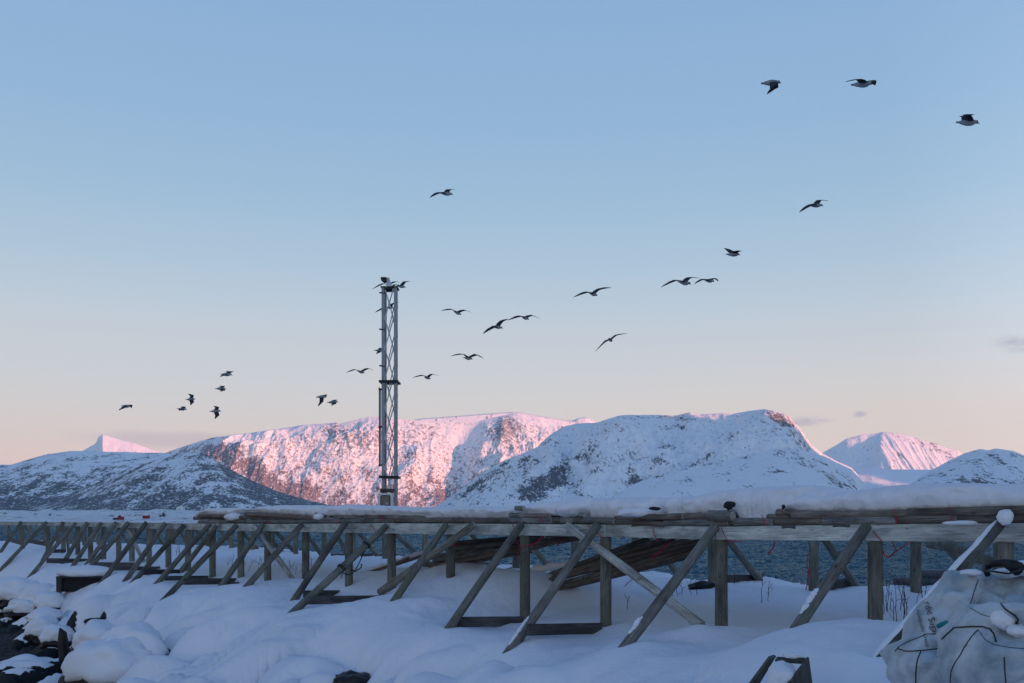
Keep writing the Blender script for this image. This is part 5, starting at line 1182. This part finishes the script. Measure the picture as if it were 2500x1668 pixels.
# ------------------------------------------------------------------ near shore: snow-capped boulders, broken post, culvert, trough
def boulder(px, y, z, r, label, seed, capoff=(0, 0, .35), capr=None, cap=True):
    p = hit(px, y) + Vector((0, .1, r[2] * .25)); root = empty('boulder', p, label, 'boulder', 'boulders on the near shore')
    rk = lump('rock', p + Vector((0, 0, -.12)), (r[0] * 1.0, r[1] * 1.0, r[2] * .95), M['rock'], seed, root, amp=.4)
    if cap:
        cr = capr or (r[0] * .98, r[1] * 1.05, r[2] * 1.35)
        lump('snow_cap', p + Vector((capoff[0] * r[0], capoff[1], capoff[2] * r[2])), cr, M['snow'], seed + 11, root, amp=.34, flat=.35)
for a in ((45, 1472, .55, (1.0, .8, .42), 'snow-capped boulder at the left edge', 1), (95, 1480, .5, (.75, .6, .38), 'snow-capped boulder with a dark side left of the culvert', 2), (118, 1488, .42, (.55, .5, .30), 'small capped boulder below the culvert', 3), (60, 1497, .36, (.75, .6, .26), 'low capped boulder at the black shore, leftmost', 4),
          (100, 1562, .42, (.45, .5, .32), 'boulder with a tall snow cap left of the broken post', 5), (140, 1575, .30, (.55, .5, .26), 'flat capped boulder just left of the broken post', 6), (238, 1588, .45, (.60, .6, .36), 'large capped boulder right of the broken post', 7),
          (255, 1636, .32, (.60, .5, .30), 'hollow-sided snow-capped boulder below the broken post', 8), (318, 1612, .55, (.75, .6, .36), 'big overhanging snow-capped boulder at the bottom left', 9), (265, 1668, .2, (.95, .7, .48), 'capped boulder cut by the bottom edge left', 10),
          (30, 1448, .75, (.9, .7, .32), 'rounded capped boulder above the black shore', 12), (105, 1520, .3, (.5, .5, .22), 'small capped boulder over the black kelp', 13)):
    boulder(*a)
p = hit(862, 1662); o = lump('rock', p + Vector((0, 0, -.03)), (.36, .35, .2), M['rock'], 31, amp=.4); tag(o, 'bare black rock poking through the snow at the bottom edge', 'rock')
for px, y, z, r, lab, sd in ((232, 1522, 1.02, (.30, .25, .12), 'small bare rocks in the snow above the broken post', 33), (1722, 1434, 2.55, (.32, .3, .12), 'dark kelp-covered rock at the shore right of centre', 36), (1780, 1231, 4.24, (.07, .07, .07), 'dark debris', 37)):
    if lab == 'dark debris': continue
    p = hit(px, y); o = lump('rock', p, r, M['rock'], sd, amp=.4); tag(o, lab, 'rock')
# broken wooden post
pb = hit(160, 1632) + Vector((0, -.1, 0))
m = MB(); m.tube([pb + Vector((.04, 0, -.3)), pb + Vector((.02, 0, .3)), pb + Vector((-.02, 0, .62)), pb + Vector((-.03, 0, .86)), pb + Vector((-.10, 0, .98))], [.15, .14, .135, .10, .02], 9)
m.tube([pb + Vector((.06, 0, .0)), pb + Vector((.22, -.02, .14)), pb + Vector((.34, -.02, .30))], [.06, .05, .02], 7)
tag(m.obj('broken_post', M['rock'], None), 'splintered black wooden stump sticking up from the shore', 'broken post')
m = MB(); pr = hit(132, 1464); m.hexa([pr + Vector(v) for v in ((-.45, -.1, -.04), (.5, -.1, -.08), (.5, .1, -.08), (-.45, .1, -.04), (-.45, -.1, .04), (.5, -.1, .02), (.5, .1, .02), (-.45, .1, .04))])
tag(m.obj('board', M['rock'], None), 'dark board end in the snow below the culvert', 'board')
# culvert / concrete box
def culvert():
    Yc = hit(190, 1450).y + .1; root = empty('culvert', at(187, 1450, Yc), 'dark rectangular concrete culvert mouth roofed with snow, below the left braces', 'culvert')
    def W(px, y, dy=0): return at(px, y, Yc) + Vector((0, dy, 0)) - root.location
    dk = plain('dark_concrete', (.035, .04, .045), .8, nscale=6, noise=.5)
    m = MB(); a = W(137, 1411); b = W(240, 1413); c = W(150, 1462)
    m.box(a.x, a.x + .17, 0, .5, a.z - .50, a.z - .001); m.obj('side_wall', dk, root)
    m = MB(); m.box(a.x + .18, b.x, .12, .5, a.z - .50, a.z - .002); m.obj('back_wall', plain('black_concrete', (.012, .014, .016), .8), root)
    m = MB(); m.box(a.x, b.x + .1, -.03, 1.2, a.z, a.z + .05); m.obj('slab', dk, root)
    cx_ = (a.x + b.x) / 2
    lump('snow_drift', root.location + Vector((b.x - .02, .0, a.z - .52)), (.42, .35, .34), M['snow'], 46, root, amp=.15)
    lump('snow_roof', root.location + Vector((cx_ + .1, .55, a.z + .16)), ((b.x - a.x) * .68, .75, .26), M['snow'], 44, root, amp=.10, flat=.4)
culvert()
# wooden trough at the bottom
def trough():
    Yt = 8.6; root = empty('wooden_trough', at(1930, 1660, Yt), 'open weathered wooden box tipped in the snow at the bottom edge', 'wooden box')
    W = lambda px, y, dy=0.0: at(px, y, Yt) + Vector((0, dy, 0)) - root.location
    def quad(name, pts, th, mat):
        a, b, c, d = pts; n = (b - a).cross(d - a).normalized() * th; m = MB(); m.hexa([a, b, c, d, a + n, b + n, c + n, d + n]); m.obj(name, mat, root)
    wm = wood_mat('trough_wood', (.05, .055, .055), (.14, .145, .14))
    A = W(1975, 1605); B = W(1988, 1690, 0); C_ = W(1900, 1617, .35); D_ = W(1835, 1700, .35); E = W(1930, 1690, -.1)
    quad('end_board', [A, W(1991, 1710, .02), W(1880, 1710, -.12), W(1937, 1648, -.05)], .03, wm)
    quad('side_board', [W(1904, 1618, .30), W(1920, 1615, .33), W(1868, 1702, .33), W(1842, 1702, .30)], .03, wm)
    quad('rim', [W(1920, 1615, .30), W(1970, 1608, .05), W(1962, 1618, .03), W(1912, 1624, .28)], .025, wm)
    o = lump('snow_filling', root.location + W(1922, 1662, .16), (.13, .2, .14), M['snow'], 61, root, amp=.2)
    lump('snow_cap', root.location + W(1955, 1608, .2), (.10, .1, .03), M['snow'], 62, root, amp=.2)
trough()

# ------------------------------------------------------------------ big bags
def fabric():
    m, n, l, b = new_mat('woven_bag')
    tc = N(n, l, 'ShaderNodeTexCoord')
    nz = N(n, l, 'ShaderNodeTexNoise', {'Vector': tc.outputs['Object'], 'Scale': 3.0, 'Detail': 6.0, 'Roughness': .6})
    r = N(n, l, 'ShaderNodeValToRGB', {0: nz.outputs[0]}); r.color_ramp.elements[0].position = .32; r.color_ramp.elements[0].color = (.17, .235, .28, 1); r.color_ramp.elements[1].position = .62; r.color_ramp.elements[1].color = (.50, .55, .58, 1)
    l.new(r.outputs[0], b.inputs['Base Color']); b.inputs['Roughness'].default_value = .55; b.inputs['Specular IOR Level'].default_value = .3
    wv = N(n, l, 'ShaderNodeTexNoise', {'Vector': tc.outputs['Object'], 'Scale': 7.0, 'Detail': 5.0, 'Roughness': .55, 'Distortion': 1.4})
    fi = N(n, l, 'ShaderNodeTexNoise', {'Vector': tc.outputs['Object'], 'Scale': 90.0, 'Detail': 2.0})
    ad = N(n, l, 'ShaderNodeMath', {0: fi.outputs[0], 1: .06, 2: wv.outputs[0]}, operation='MULTIPLY_ADD')
    bp = N(n, l, 'ShaderNodeBump', {'Height': ad.outputs[0], 'Strength': .6, 'Distance': .03}); l.new(bp.outputs[0], b.inputs['Normal'])
    return m
M['bag'] = fabric()
def big_bag(label, Yc, dep, left, right, ytop, ybot, seed, folds, peaks):
    """stack of rounded-square rings, then folded and creased"""
    rows = 150; cols = 260
    y = np.linspace(ybot, ytop, rows)
    xl = np.interp(y, [a for a, _ in left], [b for _, b in left]) + (18 if Yc > 6 else 48); xr = np.interp(y, [a for a, _ in right], [b for _, b in right])
    th = np.linspace(0, 2 * np.pi, cols, endpoint=False)
    Xl = (xl - CX) / F * Yc; Xr = (xr - CX) / F * Yc; z = EYE + (HY - y) / F * Yc
    t = np.linspace(0, 1, rows)
    ds = dep * np.interp(t, [0, .5, .75, 1], [1, 1, .8, .35])
    ct, st = np.cos(th), np.sin(th); pw = 0.62
    cx = np.sign(ct) * np.abs(ct) ** pw; sy = np.sign(st) * np.abs(st) ** pw
    X = ((Xl + Xr) / 2)[:, None] + ((Xr - Xl) / 2)[:, None] * cx[None]
    Yv = Yc + (ds / 2)[:, None] * sy[None]
    Z = z[:, None] + 0 * X
    u = X * 2.2; v = Z * 2.2 + Yv * .8
    wr = 0
    tri = lambda q: np.abs((q % 1.0) * 2 - 1)
    for (ang, fx, fy, am, sd) in folds:
        a = u * math.cos(ang) + v * math.sin(ang); b = -u * math.sin(ang) + v * math.cos(ang)
        wob = .55 * perlin(a * .6, b * .6, sd + 5) + .22 * perlin(a * 1.7, b * 1.7, sd + 7)
        e = .5 + .5 * np.clip(.5 + 1.3 * perlin(a * .8 + 4, b * .8, sd + 2), 0, 1)
        wr = wr + am * e * (tri(a * fx + wob * 1.3) - .5)
    wr = wr + .035 * fbm(u * .8, v * .8, 3, seed)
    nx_ = cx * np.abs(cx) ** .3; ny_ = sy
    X = X + wr * nx_[None] * .25; Yv = Yv + wr * ny_[None]
    Z = Z + (wr * .35 + peaks * fbm(X * 2.4, Yv * 2.0, 3, seed + 8)) * sstep(.55, 1, t)[:, None]
    # close the top with shrinking rings
    rowsP = [np.stack([X[i], Yv[i], Z[i]], -1) for i in range(rows)]
    c = rowsP[-1].mean(0)
    for s_ in (.9, .75, .55, .35, .15, .03):
        q = c + (rowsP[rows - 1] - c) * s_; q[:, 2] += .05 * (1 - s_) * np.sin(q[:, 0] * 7 + seed) + .03 * fbm(q[:, 0] * 5, q[:, 1] * 5, 3, seed + 2); rowsP.append(q)
    P = np.stack(rowsP, 0)
    root = empty('big_bag', (float(c[0]), Yc, float(z[0])), label, 'bag')
    o = grid_mesh('sack', P - np.array(root.location)[None, None], M['bag'], close_u=True, parent=root)
    vs = [Vector(p) for p in P.reshape(-1, 3)]; nc = cols
    polys = [[i * nc + k, i * nc + (k + 1) % nc, (i + 1) * nc + (k + 1) % nc, (i + 1) * nc + k] for i in range(len(rowsP) - 1) for k in range(nc)]
    return root, BVHTree.FromPolygons(vs, polys)
E0 = Vector((0, 0, EYE))
def on_bag(bvh, px, y, off=.006):
    d = (at(px, y, 10) - E0).normalized(); h = bvh.ray_cast(E0, d)
    if h[0] is None: return None
    nn = h[1] if h[1].dot(d) < 0 else -h[1]
    return h[0] + nn * off
def seam(root, bvh, pts, mat, name, r=.006, close=None):
    out = []
    for k in range(len(pts) - 1):
        a, b = pts[k], pts[k + 1]; nstep = max(2, int(math.hypot(b[0] - a[0], b[1] - a[1]) / 5))
        for i in range(nstep + (k == len(pts) - 2)):
            t_ = i / nstep; q = on_bag(bvh, a[0] + (b[0] - a[0]) * t_, a[1] + (b[1] - a[1]) * t_, r * .6)
            if q is not None and (not out or (q - out[-1]).length < .25): out.append(q)
    if len(out) < 2: return
    m = MB(); m.tube([p - root.location for p in out], r, 6); m.obj(name, mat, root, smooth=True)
def lettering(root, bvh, text, px0, y0, px1, y1, hpx, name='lettering'):
    cu = bpy.data.curves.new('lettering', 'FONT'); cu.body = text; cu.size = 1.0; cu.resolution_u = 3; cu.fill_mode = 'FRONT'
    tmp = bpy.data.objects.new('tmp', cu); COL.objects.link(tmp); bpy.context.view_layer.update()
    dg = bpy.context.evaluated_depsgraph_get(); me0 = bpy.data.meshes.new_from_object(tmp.evaluated_get(dg))
    bpy.data.objects.remove(tmp); 
    bm = bmesh.new(); bm.from_mesh(me0); bmesh.ops.triangulate(bm, faces=bm.faces[:]); bmesh.ops.subdivide_edges(bm, edges=[e for e in bm.edges if e.calc_length() > .12], cuts=2, use_grid_fill=False); bmesh.ops.triangulate(bm, faces=bm.faces[:])
    xs = [v.co.x for v in bm.verts]; W_ = max(xs); D_ = Vector((px1 - px0, y1 - y0)); L = D_.length; D_ = D_ / L; U_ = Vector((D_.y, -D_.x))
    bad = []
    for v in bm.verts:
        a = v.co.x / W_ * L; b = v.co.y * hpx
        q = on_bag(bvh, px0 + D_.x * a + U_.x * b, y0 + D_.y * a + U_.y * b, .008)
        if q is None: bad.append(v)
        else: v.co = q - root.location
    if bad: bmesh.ops.delete(bm, geom=bad, context='VERTS')
    me = bpy.data.meshes.new(name); bm.to_mesh(me); bm.free(); me.materials.append(M['black'])
    link(bpy.data.objects.new(name, me), root)
def bags():
    rA, bA = big_bag('half-collapsed white bulk bag with dark printing, behind the front bag', 6.5, 1.0,
                     [(1386, 2380), (1395, 2345), (1412, 2318), (1445, 2288), (1480, 2262), (1505, 2240), (1540, 2218), (1570, 2200), (1585, 2186), (1610, 2172), (1640, 2174), (1668, 2184), (1760, 2205)],
                     [(1386, 2590), (1420, 2680), (1760, 2720)], 1390, 1760, 201, [(.5, .6, 0, .15, 3), (-.9, 1.1, 0, .15, 6), (1.35, 1.9, 0, .12, 9), (.1, 2.8, 0, .075, 12), (-.5, 4.1, 0, .034, 15)], .12)
    seam(rA, bA, [(2186, 1590), (2194, 1580), (2215, 1568), (2245, 1556), (2263, 1548), (2290, 1549)], M['black'], 'piping', .003)
    seam(rA, bA, [(2192, 1584), (2212, 1590), (2235, 1590), (2262, 1588), (2292, 1584)], M['black'], 'fold_line', .004)
    seam(rA, bA, [(2248, 1592), (2242, 1606), (2238, 1622), (2236, 1645), (2236, 1668)], M['black'], 'seam', .004)
    seam(rA, bA, [(2252, 1592), (2247, 1610), (2242, 1640), (2240, 1668)], M['white'], 'strap', .003)
    seam(rA, bA, [(2388, 1415), (2380, 1440), (2370, 1470), (2364, 1482)], M['dark'], 'seam', .003)
    seam(rA, bA, [(2473, 1482), (2485, 1470), (2500, 1458)], M['dark'], 'cord', .003)
    lettering(rA, bA, 'rdic Sugar', 2258, 1472, 2281, 1556, 23)
    lettering(rA, bA, 'Nordzucker Group', 2238, 1492, 2263, 1580, 12)
    # black handle on top
    m = MB(); pts = [at(2408, 1395, 6.3), at(2406, 1385, 6.3), at(2425, 1376, 6.25), at(2450, 1374, 6.2), at(2470, 1380, 6.15), at(2487, 1390, 6.1)]
    m.tube([p - rA.location for p in pts], [.02, .022, .022, .026, .04, .045], 10); m.tube([p - rA.location for p in (at(2408, 1384, 6.28), at(2409, 1398, 6.25), at(2411, 1402, 6.22))], .018, 8); m.obj('handle', M['black'], rA, smooth=True)
    m = MB(); m.tube([p - rA.location for p in (at(2409, 1394, 6.2), at(2430, 1396, 6.1), at(2462, 1401, 6.05), at(2485, 1394, 6.05), at(2510, 1388, 6.05))], .007, 6); m.obj('cord', M['dark'], rA, smooth=True)
    rB, bB = big_bag('bulging white bulk bag in front, its torn top filled with snow', 5.4, 1.0,
                     [(1462, 2440), (1466, 2415), (1480, 2382), (1500, 2352), (1520, 2326), (1545, 2306), (1565, 2296), (1590, 2294), (1620, 2290), (1650, 2290), (1668, 2292), (1780, 2330)],
                     [(1462, 2520), (1500, 2640), (1780, 2760)], 1466, 1780, 231, [(1.3, .8, 0, .15, 13), (1.75, 1.6, 0, .13, 16), (.6, 1.4, 0, .13, 19), (-.4, 2.4, 0, .085, 22), (1.45, 3.7, 0, .038, 25)], .10)
    seam(rB, bB, [(2388, 1538), (2372, 1555), (2355, 1580), (2345, 1600), (2332, 1618), (2322, 1640), (2320, 1668)], M['dark'], 'cord', .003)
    seam(rB, bB, [(2388, 1538), (2405, 1562), (2428, 1575), (2470, 1582), (2500, 1584)], M['dark'], 'cord', .002)
    seam(rB, bB, [(2452, 1604), (2453, 1630), (2456, 1668)], M['black'], 'seam', .003)
    seam(rB, bB, [(2368, 1484), (2400, 1502), (2440, 1512)], M['dark'], 'seam', .002)
    seam(rB, bB, [(2300, 1560), (2330, 1533), (2372, 1530), (2400, 1530), (2416, 1536), (2426, 1548), (2432, 1568)], M['dark'], 'handle', .0045)
    seam(rB, bB, [(2440, 1470), (2455, 1488), (2478, 1502), (2486, 1512), (2480, 1528)], M['dark'], 'handle', .0045)
    m = MB(); m.tube([q - rB.location for q in (at(2290, 1529, 5.0), at(2298, 1525, 4.98), at(2312, 1518, 5.0))], [.012, .012, .008], 7); m.obj('green_tie', M['teal'], rB, smooth=True)
    # snow caught in the folds
    for px, y, r_, lab, sd in ((2458, 1512, (.065, .05, .055), None, 71), (2496, 1542, (.06, .06, .035), None, 73)):
        q = on_bag(bB, px, y, 0.0)
        if q is not None: lump('snow_filling', q + Vector((0, .03, 0)), r_, M['snow'], sd, rB, amp=.25)
    for px, y, r_, sd in ((2372, 1398, (.07, .10, .022), 75), (2455, 1399, (.08, .10, .03), 77), (2498, 1388, (.10, .12, .05), 78)):
        lump('snow_cap', at(px, y, 6.35), r_, M['snow'], sd, rA, amp=.25)
bags()

# ------------------------------------------------------------------ air
HAZE = True
if HAZE:
    m = bpy.data.materials.new('haze'); m.use_nodes = True; nt = m.node_tree; nt.nodes.clear()
    o_ = nt.nodes.new('ShaderNodeOutputMaterial'); v = nt.nodes.new('ShaderNodeVolumePrincipled')
    v.inputs['Color'].default_value = (0.42, 0.72, 1.0, 1); v.inputs['Density'].default_value = 2.1e-5; v.inputs['Anisotropy'].default_value = 0.0
    nt.links.new(v.outputs[0], o_.inputs['Volume'])
    mb = MB(); mb.box(-13000, 13000, -3500, 13000, -5, 1300)
    tag(mb.obj('haze', m, None), None, None, None, 'stuff')
